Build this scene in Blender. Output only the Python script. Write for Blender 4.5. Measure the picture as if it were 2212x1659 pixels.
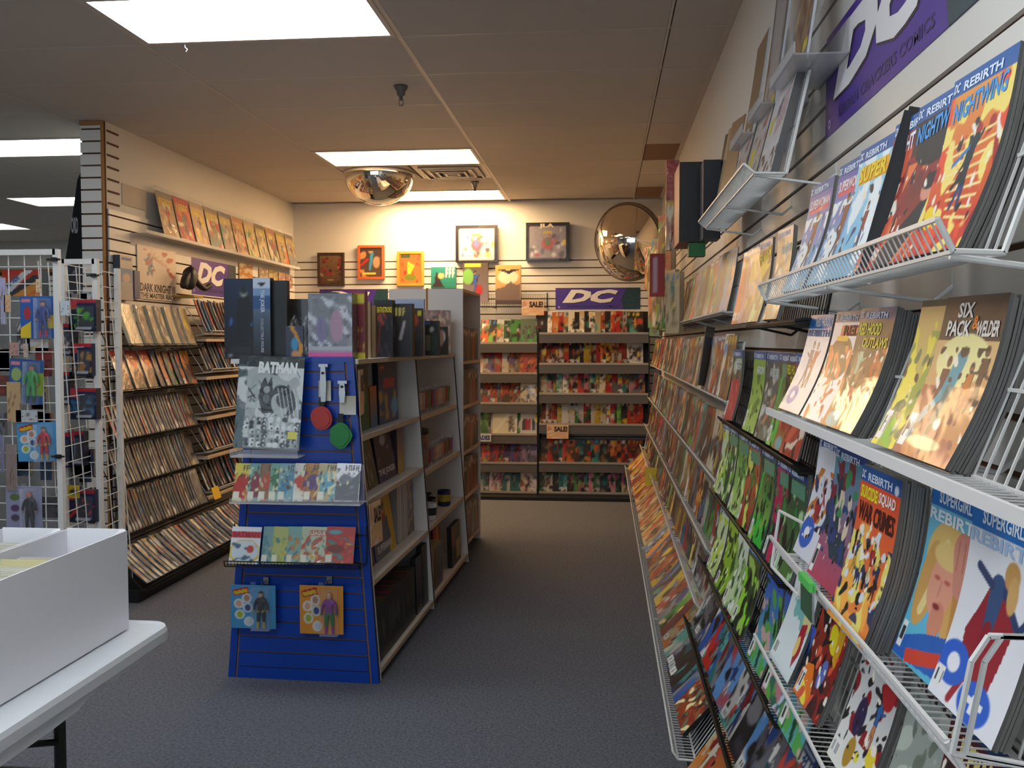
import bpy, math, random
import numpy as np
from mathutils import Matrix, Vector
for o in list(bpy.data.objects): bpy.data.objects.remove(o)
C = bpy.context.scene.collection
S = bpy.context.scene
PI = math.pi
# ------------------------------------------------------------------ camera
EYE = 1.5; FPX = 2008.0
th = math.atan(90/FPX); psi = math.atan(199/FPX*math.cos(th))
CR = np.array([math.cos(psi), math.sin(psi), 0]); CF = np.array([-math.sin(psi)*math.cos(th), math.cos(psi)*math.cos(th), -math.sin(th)])
CU = np.cross(CR, CF); CP = np.array([0, 0, EYE])
cam = bpy.data.cameras.new('camera'); camo = bpy.data.objects.new('camera', cam); C.objects.link(camo)
camo.matrix_world = Matrix(((CR[0], CU[0], -CF[0], 0), (CR[1], CU[1], -CF[1], 0), (CR[2], CU[2], -CF[2], EYE), (0, 0, 0, 1)))
cam.sensor_width = 36; cam.lens = 36*FPX/2212; cam.clip_start = .02; cam.clip_end = 60
S.camera = camo
# ------------------------------------------------------------------ colour management, world, light
S.view_settings.view_transform = 'Standard'; S.view_settings.look = 'None'
S.view_settings.exposure = 0.22; S.view_settings.gamma = 1; S.view_settings.use_curve_mapping = False
w = bpy.data.worlds.new('world'); S.world = w; w.use_nodes = True
w.node_tree.nodes['Background'].inputs[0].default_value = (.75, .88, 1, 1)
w.node_tree.nodes['Background'].inputs[1].default_value = 1.0
def area(name, loc, rot, sx, sy, e, col):
    l = bpy.data.lights.new(name, 'AREA'); l.shape = 'RECTANGLE'; l.size = sx; l.size_y = sy; l.energy = e; l.color = col
    o = bpy.data.objects.new(name, l); C.objects.link(o); o.location = loc; o.rotation_euler = rot; return o
# daylight of the shop front windows behind the camera
area('shop_window_daylight', (-2.2, -2.85, 1.6), (PI/2, 0, 0), 4.6, 2.2, 20, (.70, .85, 1))
NEAR_E, NEAR_C = 13, (.88, .95, 1)
REAR_E, REAR_C = 14, (1, .66, .34)
SIDE_E, SIDE_C = 7, (.88, .98, 1)

# ------------------------------------------------------------------ projection helpers (a pixel on a known plane -> a point)
def _ray(px, py): return CF + CR*(px-1106)/FPX - CU*(py-829.5)/FPX
def at(axis, val, px, py):
    d = _ray(px, py); t = (val-CP[axis])/d[axis]; return CP + d*t
def atx(px, py, X): return at(0, X, px, py)
def aty(px, py, Y): return at(1, Y, px, py)
def atz(px, py, Z): return at(2, Z, px, py)

# ------------------------------------------------------------------ materials
def lin(c): 
    c = np.asarray(c, float); return np.where(c <= .04045, c/12.92, ((c+.055)/1.055)**2.4)
def rgb(h): return (int(h[0:2], 16)/255, int(h[2:4], 16)/255, int(h[4:6], 16)/255)
MATS = {}
def mat(name, col=None, rough=.5, metal=0, noise=0, nscale=40, bump=0, bscale=200, coat=0, attr=False, emit=None, trans=0, spec=.5, distort=None):
    if name in MATS: return MATS[name]
    m = bpy.data.materials.new(name); m.use_nodes = True; nt = m.node_tree; N = nt.nodes; L = nt.links
    b = N['Principled BSDF']; b.inputs['Roughness'].default_value = rough; b.inputs['Metallic'].default_value = metal
    b.inputs['Coat Weight'].default_value = coat; b.inputs['Coat Roughness'].default_value = .06
    b.inputs['Specular IOR Level'].default_value = spec
    tc = N.new('ShaderNodeTexCoord')
    if attr:
        a = N.new('ShaderNodeAttribute'); a.attribute_name = 'art'; L.new(a.outputs['Color'], b.inputs['Base Color'])
    elif col is not None:
        c = lin(rgb(col)) if isinstance(col, str) else col
        if noise:
            n = N.new('ShaderNodeTexNoise'); n.inputs['Scale'].default_value = nscale; n.inputs['Detail'].default_value = 4
            L.new(tc.outputs['Object'], n.inputs['Vector'])
            r = N.new('ShaderNodeMix'); r.data_type = 'RGBA'
            r.inputs[6].default_value = (*[x*(1-noise) for x in c], 1); r.inputs[7].default_value = (*[min(1, x*(1+noise)) for x in c], 1)
            L.new(n.outputs['Fac'], r.inputs[0]); L.new(r.outputs[2], b.inputs['Base Color'])
        else: b.inputs['Base Color'].default_value = (*c, 1)
    if bump:
        n = N.new('ShaderNodeTexNoise'); n.inputs['Scale'].default_value = bscale; n.inputs['Detail'].default_value = 3
        if distort: n.inputs['Distortion'].default_value = distort
        L.new(tc.outputs['Object'], n.inputs['Vector'])
        bp = N.new('ShaderNodeBump'); bp.inputs['Strength'].default_value = bump; bp.inputs['Distance'].default_value = .01
        L.new(n.outputs['Fac'], bp.inputs['Height']); L.new(bp.outputs[0], b.inputs['Normal'])
        if coat: L.new(bp.outputs[0], b.inputs['Coat Normal'])
    if emit:
        b.inputs['Emission Color'].default_value = (*emit[0], 1); b.inputs['Emission Strength'].default_value = emit[1]
    if trans:
        t = N.new('ShaderNodeBsdfTransparent'); mx = N.new('ShaderNodeMixShader'); lw = N.new('ShaderNodeLayerWeight'); lw.inputs[0].default_value = .35
        ma = N.new('ShaderNodeMath'); ma.operation = 'MULTIPLY_ADD'; ma.inputs[1].default_value = .6 if trans < .9 else .25; ma.inputs[2].default_value = 1-trans
        L.new(lw.outputs['Fresnel'], ma.inputs[0]); L.new(ma.outputs[0], mx.inputs[0]); L.new(t.outputs[0], mx.inputs[1]); L.new(b.outputs[0], mx.inputs[2])
        L.new(mx.outputs[0], N['Material Output'].inputs[0])
    MATS[name] = m; return m
PRINT = mat('printed_cover', attr=True, rough=.45, coat=.1, bump=.02, bscale=60)
COVER = mat('glossy_comic_cover', attr=True, rough=.4, coat=.25, bump=.16, bscale=7, distort=.5)
BAG = mat('bagged_cover', attr=True, rough=.4, coat=1, bump=.5, bscale=9, distort=1.5)
GLOSSY = mat('glossy_bagged_cover', attr=True, rough=.35, coat=.6, bump=.25, bscale=14, distort=1)
MATTE = mat('painted_toy', attr=True, rough=.45)
WALLP = mat('wall_paint', 'ded9d0', .75, noise=.02, bump=.02)
SLATM = mat('white_melamine_slat', 'dfdbd4', .38, noise=.015)
GROOVE = mat('brown_hardboard_groove', '5a3a26', .8, noise=.15)
TRIMW = mat('raw_board_edge', 'a8743f', .7, noise=.12)
TILEM = mat('ceiling_tile', 'c6bcb2', .95, noise=.03, nscale=3, bump=.06, bscale=160)
TBAR = mat('ceiling_grid_metal', 'cbbfb3', .5)
CARPET = mat('carpet', '6a6c74', 1, noise=.75, nscale=85, bump=1.0, bscale=120, spec=.1)
WWIRE = mat('white_coated_wire', 'd8d6d2', .35, noise=.02)
BWIRE = mat('black_coated_wire', '17140f', .4, noise=.05)
GMETAL = mat('grey_painted_metal', '64605b', .45, noise=.03)
BLACKM = mat('black_painted_board', '0d0d0f', .5, noise=.1)
ACR = mat('clear_acrylic', 'e8e8ea', .12, trans=.86)
BLIST = mat('clear_blister_plastic', 'f2f4f6', .08, trans=.96, bump=.3, bscale=25)
CHROME = mat('chrome', '9c9c9c', .32, metal=1, noise=.02)
MIRROR = mat('mirror_acrylic', 'efe6d8', .03, metal=1, noise=.01)
BLUEB = mat('blue_laminate', '0a3d9e', .32, noise=.03)
BLUEG = mat('blue_panel_groove', '86644e', .7, noise=.1)
SHELFW = mat('white_laminate_shelf', 'e2dedb', .45, noise=.02)
SHELFE = mat('raw_shelf_edge', 'cdb79c', .6, noise=.08)
CARD = mat('white_corrugated_card', 'ecebf0', .7, noise=.02, bump=.03, bscale=60)
TABLEM = mat('white_moulded_plastic', 'dfe2e6', .4, noise=.01, bump=.05, bscale=300)
PAPERC = mat('cream_backing_board', 'd8d0b8', .6, noise=.04)
def flat(h): return mat('print_ink_'+h, h, .45, noise=.01)

# ------------------------------------------------------------------ mesh helpers
class MB:
    def __init__(s): s.v = []; s.f = []
    def poly(s, vs, fs):
        n = len(s.v); s.v += [tuple(float(q) for q in p) for p in vs]; s.f += [tuple(i+n for i in f) for f in fs]; return s
    def box(s, x0, y0, z0, x1, y1, z1, M=None):
        vs = [(x, y, z) for z in (z0, z1) for y in (y0, y1) for x in (x0, x1)]
        if M is not None: vs = [tuple(M @ Vector(p)) for p in vs]
        s.poly(vs, [(0, 2, 3, 1), (4, 5, 7, 6), (0, 1, 5, 4), (2, 6, 7, 3), (0, 4, 6, 2), (1, 3, 7, 5)]); return s
    def bar(s, a, b, r, n=4):
        a = Vector(a); b = Vector(b); d = (b-a)
        if d.length < 1e-6: return s
        d.normalize(); t = Vector((0, 0, 1)) if abs(d.z) < .9 else Vector((1, 0, 0)); u = d.cross(t).normalized(); v = d.cross(u)
        vs = []
        for p in (a, b):
            for k in range(n):
                an = 2*PI*(k+.5)/n; vs.append(p+(u*math.cos(an)+v*math.sin(an))*r)
        fs = [(k, (k+1) % n, n+(k+1) % n, n+k) for k in range(n)]+[tuple(range(n))[::-1], tuple(range(n, 2*n))]
        s.poly(vs, fs); return s
    def tube(s, pts, r, n=6):
        for a, b in zip(pts[:-1], pts[1:]): s.bar(a, b, r, n)
        return s
    def lathe(s, prof, n=24, M=None, cap=True):
        vs = []
        for r, z in prof:
            for k in range(n): vs.append((r*math.cos(2*PI*k/n), r*math.sin(2*PI*k/n), z))
        if M is not None: vs = [tuple(M @ Vector(p)) for p in vs]
        fs = [(i*n+k, i*n+(k+1) % n, (i+1)*n+(k+1) % n, (i+1)*n+k) for i in range(len(prof)-1) for k in range(n)]
        if cap: fs += [tuple(range(n))[::-1], tuple(range((len(prof)-1)*n, len(prof)*n))]
        s.poly(vs, fs); return s
    def prism(s, pts, z0, z1, M=None):
        n = len(pts); vs = [(x, y, z0) for x, y in pts]+[(x, y, z1) for x, y in pts]
        if M is not None: vs = [tuple(M @ Vector(p)) for p in vs]
        s.poly(vs, [tuple(range(n))[::-1], tuple(range(n, 2*n))]+[(k, (k+1) % n, n+(k+1) % n, n+k) for k in range(n)]); return s
    def mesh(s, name, m, smooth=False):
        me = bpy.data.meshes.new(name); me.from_pydata(s.v, [], s.f); me.update(); me.materials.append(m)
        if smooth: me.polygons.foreach_set('use_smooth', [True]*len(me.polygons))
        return me
def obj(name, me, parent=None, m=None, smooth=False):
    if isinstance(me, MB): me = me.mesh(name, m, smooth)
    o = bpy.data.objects.new(name, me); C.objects.link(o)
    if parent is not None: o.parent = parent
    return o
def tag(o, label=None, cat=None, group=None, kind=None):
    if label:
        if len(label.split()) > 16: label = ' '.join(label.split()[:16])
        o['label'] = label
    if cat: o['category'] = cat
    if group: o['group'] = group
    if kind: o['kind'] = kind
    return o
def thing(name, label, cat, loc=(0, 0, 0), group=None, M=None):
    o = bpy.data.objects.new(name, None); C.objects.link(o); o.empty_display_size = .05
    if M is not None: o.matrix_world = M
    else: o.location = loc
    return tag(o, label, cat, group)
def struct(name, mb, m): return tag(obj(name, mb, None, m), kind='structure')
def frameM(b, u, up, tilt=0, off=0):
    u = Vector(u).normalized(); up = Vector(up).normalized(); n = u.cross(up).normalized()
    b = Vector([float(q) for q in b])+n*off
    M = Matrix(((u.x, up.x, n.x, b.x), (u.y, up.y, n.y, b.y), (u.z, up.z, n.z, b.z), (0, 0, 0, 1)))
    return M @ Matrix.Rotation(tilt, 4, 'Y') if tilt else M
_G = {}
def glyph(s, bold=.02, shear=0):
    k = (s, bold, shear)
    if k in _G: return _G[k]
    c = bpy.data.curves.new('t', 'FONT'); c.body = s; c.offset = bold; c.shear = shear; c.resolution_u = 2
    o = bpy.data.objects.new('t', c); C.objects.link(o)
    me = bpy.data.meshes.new_from_object(o.evaluated_get(bpy.context.evaluated_depsgraph_get()))
    v = np.zeros(len(me.vertices)*3); me.vertices.foreach_get('co', v); v = v.reshape(-1, 3)[:, :2]
    f = [tuple(p.vertices) for p in me.polygons]
    v = (v-v.min(0))/(v.max(0)-v.min(0)+1e-9)
    bpy.data.objects.remove(o); bpy.data.curves.remove(c); bpy.data.meshes.remove(me)
    _G[k] = (v, f); return _G[k]
def text(s, x0, y0, x1, y1, parent, hexc, z=.0008, bend=None, bold=.02, shear=0, name='lettering', rise=0, depth=0):
    v, f = glyph(s, bold, shear)
    vs = []
    for a, b in v:
        x = x0+a*(x1-x0); y = y0+b*(y1-y0)+rise*a
        vs.append((x, y, z+(bend(x, y) if bend else 0)))
    mb = MB(); mb.poly(vs, f)
    return obj(name, mb, parent, flat(hexc))

# ------------------------------------------------------------------ flat print: colours per vertex of a grid
class Art:
    def __init__(s, nx, ny, bg, bg2=None, asp=.65):
        s.nx, s.ny = nx, ny; s.asp = asp
        s.u, s.v = np.meshgrid(np.linspace(0, 1, nx), np.linspace(0, 1, ny)); s.px = 1/nx
        a = np.array(rgb(bg)); b = np.array(rgb(bg2 or bg)); s.c = a+(b-a)*s.v[..., None]
    def put(s, m, c):
        m = np.clip(m, 0, 1)[..., None]; s.c = s.c*(1-m)+np.array(rgb(c))*m; return s
    def rect(s, x0, y0, x1, y1, c): return s.put(((s.u >= x0-1e-6) & (s.u <= x1+1e-6) & (s.v >= y0-1e-6) & (s.v <= y1+1e-6))*1., c)
    def ell(s, cx, cy, rx, ry, c, rot=0):
        dx, dy = s.u-cx, s.v-cy; ca, sa = math.cos(rot), math.sin(rot)
        d = np.sqrt(((dx*ca+dy*sa)/rx)**2+((-dx*sa+dy*ca)/ry)**2); return s.put((1-d)*min(rx, ry)/s.px*1.2+.5, c)
    def line(s, x0, y0, x1, y1, wd, c, w2=None):
        a = s.asp; px, py = s.u-x0, (s.v-y0)/a; dx, dy = x1-x0, (y1-y0)/a; L = dx*dx+dy*dy+1e-9
        t = np.clip((px*dx+py*dy)/L, 0, 1); d = np.hypot(px-t*dx, py-t*dy); r = wd+((w2 if w2 is not None else wd)-wd)*t
        return s.put((r-d)/s.px*1.2+.5, c)
    def poly(s, pts, c):
        ins = np.zeros(s.u.shape, bool); n = len(pts)
        for i in range(n):
            (xa, ya), (xb, yb) = pts[i], pts[(i+1) % n]
            if ya == yb: continue
            cr = ((ya > s.v) != (yb > s.v)) & (s.u < (xb-xa)*(s.v-ya)/(yb-ya)+xa); ins ^= cr
        return s.put(ins*1., c)
    def blot(s, seed, sc, thr, c, y0=0, y1=1, ax=1):
        r = np.random.RandomState(seed); f = np.zeros(s.u.shape)
        for k in range(5):
            kx, ky = r.uniform(-1, 1, 2)*sc*ax, r.uniform(-1, 1)*sc
            f += np.sin(s.u*kx[0]*5+s.v*ky*6+r.uniform(0, 6.3)+1.3*np.sin(s.v*sc*2+s.u*kx[1]*3+r.uniform(0, 6)))
        g = .9 if s.nx < 30 else 2.6
        if s.nx >= 40: f = f+.7*np.sin(s.u*17+3*np.sin(s.v*13+seed))*np.sin(s.v*19+2*np.sin(s.u*11+seed*2))
        return s.put(np.clip((f-thr*2)*g+.3, 0, 1)*((s.v >= y0) & (s.v <= y1)), c)
    def fig(s, cx, cy, h, suit, legs, skin='d39a72', hair='3a2618', boots=None, rng=None, ink='141018', cape=None):
        r = rng or random.Random(1); w = h*.16; lean = r.uniform(-.06, .06); a = s.asp
        if cape: s.poly([(cx-w*.5, cy-h*.3), (cx+w*.5, cy-h*.3), (cx+w*2.2, cy+h*.3), (cx-w*1.8, cy+h*.38)], cape)
        lx = [cx-w*r.uniform(.4, 1.1), cx+w*r.uniform(.5, 1.6)]; hands = [(cx-w*r.uniform(1.2, 2.4), cy-h*r.uniform(-.1, .35)), (cx+w*r.uniform(1.2, 2.4), cy-h*r.uniform(-.1, .35))]
        for q, cc in ((1.35, ink), (1., None)):
            for x in lx:
                s.line(cx, cy+h*.05, (cx+x)/2+.01, cy+h*.26, w*.34*q, cc or legs, w*.26*q); s.line((cx+x)/2+.01, cy+h*.26, x, cy+h*.47, w*.26*q, cc or (boots or legs), w*.2*q)
            for hx, hy in hands:
                ex, ey = (cx+hx)/2, (cy-h*.2+hy)/2+h*.05; s.line(cx+(.5 if hx > cx else -.5)*w, cy-h*.24, ex, ey, w*.26*q, cc or suit, w*.2*q); s.line(ex, ey, hx, hy, w*.2*q, cc or suit, w*.13*q)
            s.poly([(cx-w*.75*q, cy-h*.3), (cx+w*.75*q, cy-h*.3), (cx+w*.42*q, cy+h*.08), (cx-w*.42*q, cy+h*.08)], cc or suit)
            s.ell(cx+lean*h, cy-h*.4, w*.42*q, w*.42*q*a*1.35, cc or skin)
        s.ell(cx+lean*h, cy-h*.44, w*.42, w*.28*a*1.35, hair); return s
    def barcode(s, x0=.04, y0=.86, x1=.24, y1=.97, horiz=True):
        s.rect(x0, y0, x1, y1, 'e8e8e4'); k = 7
        for i in range(k): s.rect(x0+(x1-x0)*(.12+.76*i/k), y0+(y1-y0)*.2, x0+(x1-x0)*(.12+.76*i/k)+.008, y1-(y1-y0)*.25, '303030')
        return s
    def scribble(s, x0, y0, x1, y1, c, n=6, seed=0):
        r = random.Random(seed); st = (x1-x0)/n
        for i in range(n):
            a = x0+st*(i+.12); b = x0+st*(i+.8)
            s.rect(a, y0, a+st*.28, y1, c)
            k = r.randint(0, 3)
            if k != 1: s.rect(a, y0, b, y0+(y1-y0)*.25, c)
            if k != 2: s.rect(a, (y0+y1)/2-(y1-y0)*.1, b, (y0+y1)/2+(y1-y0)*.1, c)
            if k != 3: s.rect(b-st*.22, y0, b, y1, c)
        return s
NAMED = {'red': ('c8281e', '8e1512', 'd94a3a'), 'orange': ('e0762a', 'c85a1c', 'f09a4a'), 'yellow': ('e8c53a', 'd8b020', 'f2dc6a'), 'green': ('3c8a3a', '1f5a2c', '7cb84a'),
 'teal': ('2c8a86', '1c5a60', '58b0a4'), 'blue': ('2a58a8', '1c3a78', '5a90cc'), 'purple': ('5a3a86', '3c2460', '8a68b0'), 'brown': ('7a4c2c', '523020', 'a67a4c'),
 'white': ('dcdad4', 'c8c4bc', 'eeece8'), 'cream': ('d8c8a0', 'c4ac80', 'e8dcc0'), 'black': ('181618', '242026', '343038'), 'grey': ('77757a', '55555c', '9a989c'), 'pink': ('cc6a84', 'a84868', 'e09ab0'), 'maroon': ('5c1a22', '40121a', '7c2c34')}
WARM = ['red', 'orange', 'cream', 'brown', 'red', 'yellow', 'white', 'black', 'maroon', 'teal', 'green', 'white', 'orange', 'grey', 'blue']
COOL = ['blue', 'teal', 'white', 'black', 'red', 'grey', 'green', 'purple', 'yellow', 'brown', 'orange']
OLD = ['cream', 'orange', 'yellow', 'red', 'teal', 'brown', 'green', 'cream']
DARK = ['black', 'grey', 'brown', 'maroon', 'grey', 'cream', 'brown', 'black', 'blue', 'grey']
def cover(seed, pal=WARM, nx=12, ny=18, band=None, main=None):
    r = random.Random(seed); n1 = main or r.choice(pal); n2 = r.choice([p for p in pal if p != n1]); n3 = r.choice(pal)
    A = Art(nx, ny, r.choice(NAMED[n1]), r.choice(NAMED[n1]))
    A.blot(seed, 1.3, r.uniform(.1, .9), r.choice(NAMED[n2]), .15)
    A.blot(seed+7, 2.2, r.uniform(.7, 1.2), r.choice(NAMED[n3]), .2)
    if r.random() < .5: A.ell(r.uniform(.2, .8), r.uniform(.35, .7), r.uniform(.15, .35), r.uniform(.1, .2), r.choice(NAMED[r.choice(pal)]))
    for k in range(r.randint(1, 3)):
        A.fig(r.uniform(.25, .75), r.uniform(.5, .65), r.uniform(.45, .75), r.choice(NAMED[r.choice(pal)]), r.choice(NAMED[r.choice(pal)]), r.choice(['d39a72', 'b87850', 'e0b090']), r.choice(['181010', '6a4020', 'c8a040']), rng=r)
    A.blot(seed+13, 2.5, 1.1, '120e10', .15)
    if band: A.rect(0, 0, 1, .09, band); A.rect(.05, .03, .9, .065, 'd0dcec')
    t0 = .11 if band else .04
    tc = r.choice(['e8e4d8', 'e8c83a', 'c8281e', '1a1a1e', 'e8e4d8', '4a90d0'])
    if tc: A.scribble(.08, t0, .92, t0+.11, tc, r.randint(4, 8), seed)
    if r.random() < .25: A.barcode(.04, .84, .3, .96)
    A.c = A.c*r.uniform(.72, 1.0)
    return A, n1, n2
def cgeo(w, h, t, A, sag=0, paper='6c6a66', curl=0):
    """thin booklet: art on the front, paper edges, curved like a leaning magazine; local x right, y up, z out"""
    nx, ny = A.nx, A.ny; a = A.c[::-1]  # row 0 = bottom
    x = np.linspace(-w/2, w/2, nx); y = np.linspace(0, h, ny)
    Z = -sag*np.sin(PI*y/h)+curl*(1-y/h)**2
    X, Y = np.meshgrid(x, y); F = np.stack([X, Y, np.repeat(Z[:, None], nx, 1)], -1).reshape(-1, 3)
    i = (np.arange(ny-1)[:, None]*nx+np.arange(nx-1)[None]).reshape(-1)
    faces = np.stack([i, i+1, i+1+nx, i+nx], -1)
    pc = lin(rgb(paper)); parts = [F]; cols = [lin(a.reshape(-1, 3))]; fs = [faces]; n = len(F)
    for sx, flip in ((-w/2, 1), (w/2, 0)):
        f = np.stack([np.full(ny, sx), y, Z], -1); b = f.copy(); b[:, 2] -= t
        parts += [f, b]; cols.append(np.repeat(pc[None], 2*ny, 0)); j = np.arange(ny-1)
        q = np.stack([n+j, n+j+1, n+ny+j+1, n+ny+j], -1); fs.append(q if flip else q[:, ::-1]); n += 2*ny
    for k, flip in ((0, 0), (ny-1, 1)):
        z = Z[k]; p = np.array([[-w/2, y[k], z], [w/2, y[k], z], [w/2, y[k], z-t], [-w/2, y[k], z-t]])
        parts.append(p); cols.append(np.repeat(pc[None], 4, 0)); q = np.array([[n, n+1, n+2, n+3]]); fs.append(q if flip else q[:, ::-1]); n += 4
    f = np.concatenate([np.stack([np.full(ny, -w/2), y, Z-t], -1), np.stack([np.full(ny, w/2), y, Z-t], -1)])
    parts.append(f); cols.append(np.repeat(lin(np.array(rgb('8a8880')))[None], 2*ny, 0)); j = np.arange(ny-1); fs.append(np.stack([n+j, n+j+1, n+ny+j+1, n+ny+j], -1)[:, ::-1])
    return np.concatenate(parts), np.concatenate(fs), np.concatenate(cols)
def amesh(name, V, F, Cc, m):
    me = bpy.data.meshes.new(name); me.from_pydata(V.tolist(), [], F.tolist())
    at_ = me.color_attributes.new('art', 'FLOAT_COLOR', 'POINT'); at_.data.foreach_set('color', np.concatenate([Cc, np.ones((len(Cc), 1))], 1).astype(np.float32).ravel())
    me.materials.append(m); me.update(); return me
def comic(name, w, h, t, A, M, m=COVER, sag=0, curl=0, paper='6c6a66', parent=None):
    V, F, K = cgeo(w, h, t, A, sag, paper, curl)
    o = obj(name, amesh(name, V, F, K, m), parent)
    if M is not None: o.matrix_world = M
    o['_s'] = (w, h, sag, curl); return o
def ctext(o, s, u0, v0, u1, v1, hexc, bold=.03, shear=0, rise=0):
    """lettering on a cover, u right, v down, 0..1"""
    w, h, sag, curl = o['_s']
    return text(s, (u0-.5)*w, (1-v1)*h, (u1-.5)*w, (1-v0)*h, o, hexc, .0007, lambda x, y: -sag*math.sin(PI*y/h)+curl*(1-y/h)**2, bold, shear, 'title_lettering', rise*h)
ORD = ['first', 'second', 'third', 'fourth', 'fifth', 'sixth', 'seventh', 'eighth', 'ninth', 'tenth', 'eleventh', 'twelfth', 'thirteenth', 'fourteenth', 'fifteenth', 'sixteenth', 'seventeenth', 'eighteenth', 'nineteenth', 'twentieth']
def nth(i):
    if i < 20: return ORD[i]
    tens = {2: 'twenty', 3: 'thirty', 4: 'forty', 5: 'fifty'}; a, b = divmod(i+1, 10)
    return (tens[a]+'-'+ORD[b-1]) if b else {2: 'twentieth', 3: 'thirtieth', 4: 'fortieth', 5: 'fiftieth'}[a]
def boxart(name, w, h, d, M, front, side='555555', m=PRINT, parent=None, top=None):
    """box whose front carries art (Art or hex); local x right, y up, z out, origin bottom centre of the front"""
    if isinstance(front, str): front = Art(2, 2, front)
    V, F, K = cgeo(w, h, d, front, 0, side)
    o = obj(name, amesh(name, V, F, K, m), parent)
    if M is not None: o.matrix_world = M
    o['_s'] = (w, h, 0, 0); return o
UX_, UXL, UXB = (0, -1, 0), (0, 1, 0), (1, 0, 0)   # reading direction on right wall, left wall, back wall
rnd = random.Random(5)

# ================================================================== SHELL
XR, XL, YB, HC = .56, -3.16, 9.28, 2.9
SLOT0, PITCH = EYE+.433, .0762
slots = [SLOT0+PITCH*k for k in range(-25, 7) if SLOT0+PITCH*k > .05]
floor = struct('floor', MB().box(-9.2, -3.2, -.05, .9, 13.2, 0), CARPET)
struct('ceiling', MB().box(-9.2, -3.2, HC+.06, .9, 13.2, HC+.12), BLACKM)
ceiling = bpy.data.objects['ceiling']
wr = struct('wall_right', MB().box(XR, -3, 0, XR+.12, YB, HC+.06), WALLP)
wb = struct('wall_back', MB().box(XL-.14, YB+.0, 0, XR+.12, YB+.12, HC+.06), WALLP)
wl = struct('wall_left', MB().box(XL-.14, 5.69, 0, XL-.0, YB, HC+.06), WALLP)
wo = struct('wall_side_room', MB().box(-9.2, 12.6, 0, XL-.14, 12.72, HC+.06), WALLP)
struct('wall_side_room_left', MB().box(-9.2, -3, 0, -9.08, 12.6, HC+.06), WALLP)
fr = MB()
for x0, z0, x1, z1 in ((-9.2, 0, -4.7, HC+.06), (.3, 0, .68, HC+.06), (-4.7, 0, .3, .45), (-4.7, 2.75, .3, HC+.06)): fr.box(x0, -3.1, z0, x1, -3, z1)
struct('wall_front', fr, WALLP)
def slats(wall, mk, zs, span_top=2.352, gm=None):
    zz = [z for z in zs if z < span_top]; g = .0055; edges = [0]+zz+[span_top]
    for a, b in zip(edges[:-1], edges[1:]):
        lo, hi = a+(g if a > 0 else 0), b-(g if b < span_top else 0); mk(lo, hi)
def slatset(wall, box_fn, zs, top):
    cache = {}
    def mk(lo, hi):
        k = round(hi-lo, 4)
        if k not in cache: cache[k] = box_fn(0, k).mesh('slat', SLATM)
        o = obj('slat', cache[k], wall); o.location.z = lo
    slats(wall, mk, zs, top)
obj('groove_backing', MB().box(XR-.004, -3, 0, XR-.0005, YB-.0005, 2.352), wr, GROOVE)
slatset(wr, lambda a, b: MB().box(XR-.014, -3, a, XR-.004, YB-.002, b), slots, 2.352)
obj('groove_backing', MB().box(XL+.01, YB-.004, 0, XR-.015, YB-.0005, 2.352), wb, GROOVE)
slatset(wb, lambda a, b: MB().box(XL+.015, YB-.014, a, XR-.015, YB-.004, b), slots, 2.352)
obj('groove_backing', MB().box(XL+.0005, 5.69, 0, XL+.004, YB-.015, 2.352), wl, GROOVE)
slatset(wl, lambda a, b: MB().box(XL+.004, 5.69, a, XL+.014, YB-.015, b), slots, 2.352)
# short slat return beside the column, upper part
allz = [SLOT0+PITCH*k for k in range(-25, 13) if .05 < SLOT0+PITCH*k < 2.87]
for k, z in enumerate([z for z in allz if z > 2.36]):
    obj('groove', MB().box(XL+.0005, 5.70, z-.006, XL+.006, 5.84, z+.006), wl, GROOVE)
col = tag(thing('slatwall_column', 'narrow white slatwall column end with raw board edge and brown grooves', 'column', (XL-.075, 5.665, 0)), kind='structure')
obj('core', MB().box(-.07, .0, 0, .075, .024, 2.9), col, GROOVE)
ce = {}
ed = [0]+allz+[2.875]
for a, b in zip(ed[:-1], ed[1:]):
    k = round(b-a, 3); wd = k
    if k not in ce: ce[k] = MB().box(-.075, -.012, .006, .062, 0, k-.005).mesh('slat', SLATM)
    o = obj('slat', ce[k], col); o.location.z = a
obj('edge_board', MB().box(.062, -.014, 0, .076, .0, 2.9), col, TRIMW)
obj('edge_board', MB().box(-.077, -.014, 2.872, .062, 0, 2.9), col, TRIMW)
# side room: slats and top trim far away
for z in np.arange(.6, 2.6, .0762*1): pass
obj('groove_backing', MB().box(-9, 12.59, .0, XL-.15, 12.597, 2.5), wo, GROOVE)
sm = MB().box(-9, 12.575, 0, XL-.15, 12.59, .064).mesh('slat', SLATM)
for k in range(32):
    o = obj('slat', sm, wo); o.location.z = .02+k*.0762
tag(obj('trim_1', MB().box(-9, 12.57, 2.5, XL-.15, 12.6, 2.54), None, TRIMW), kind='structure')
tag(obj('baseboard_back', MB().box(XL+.02, YB-.03, 0, -1.3, YB-.015, .1), None, BLACKM), kind='structure')
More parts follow.
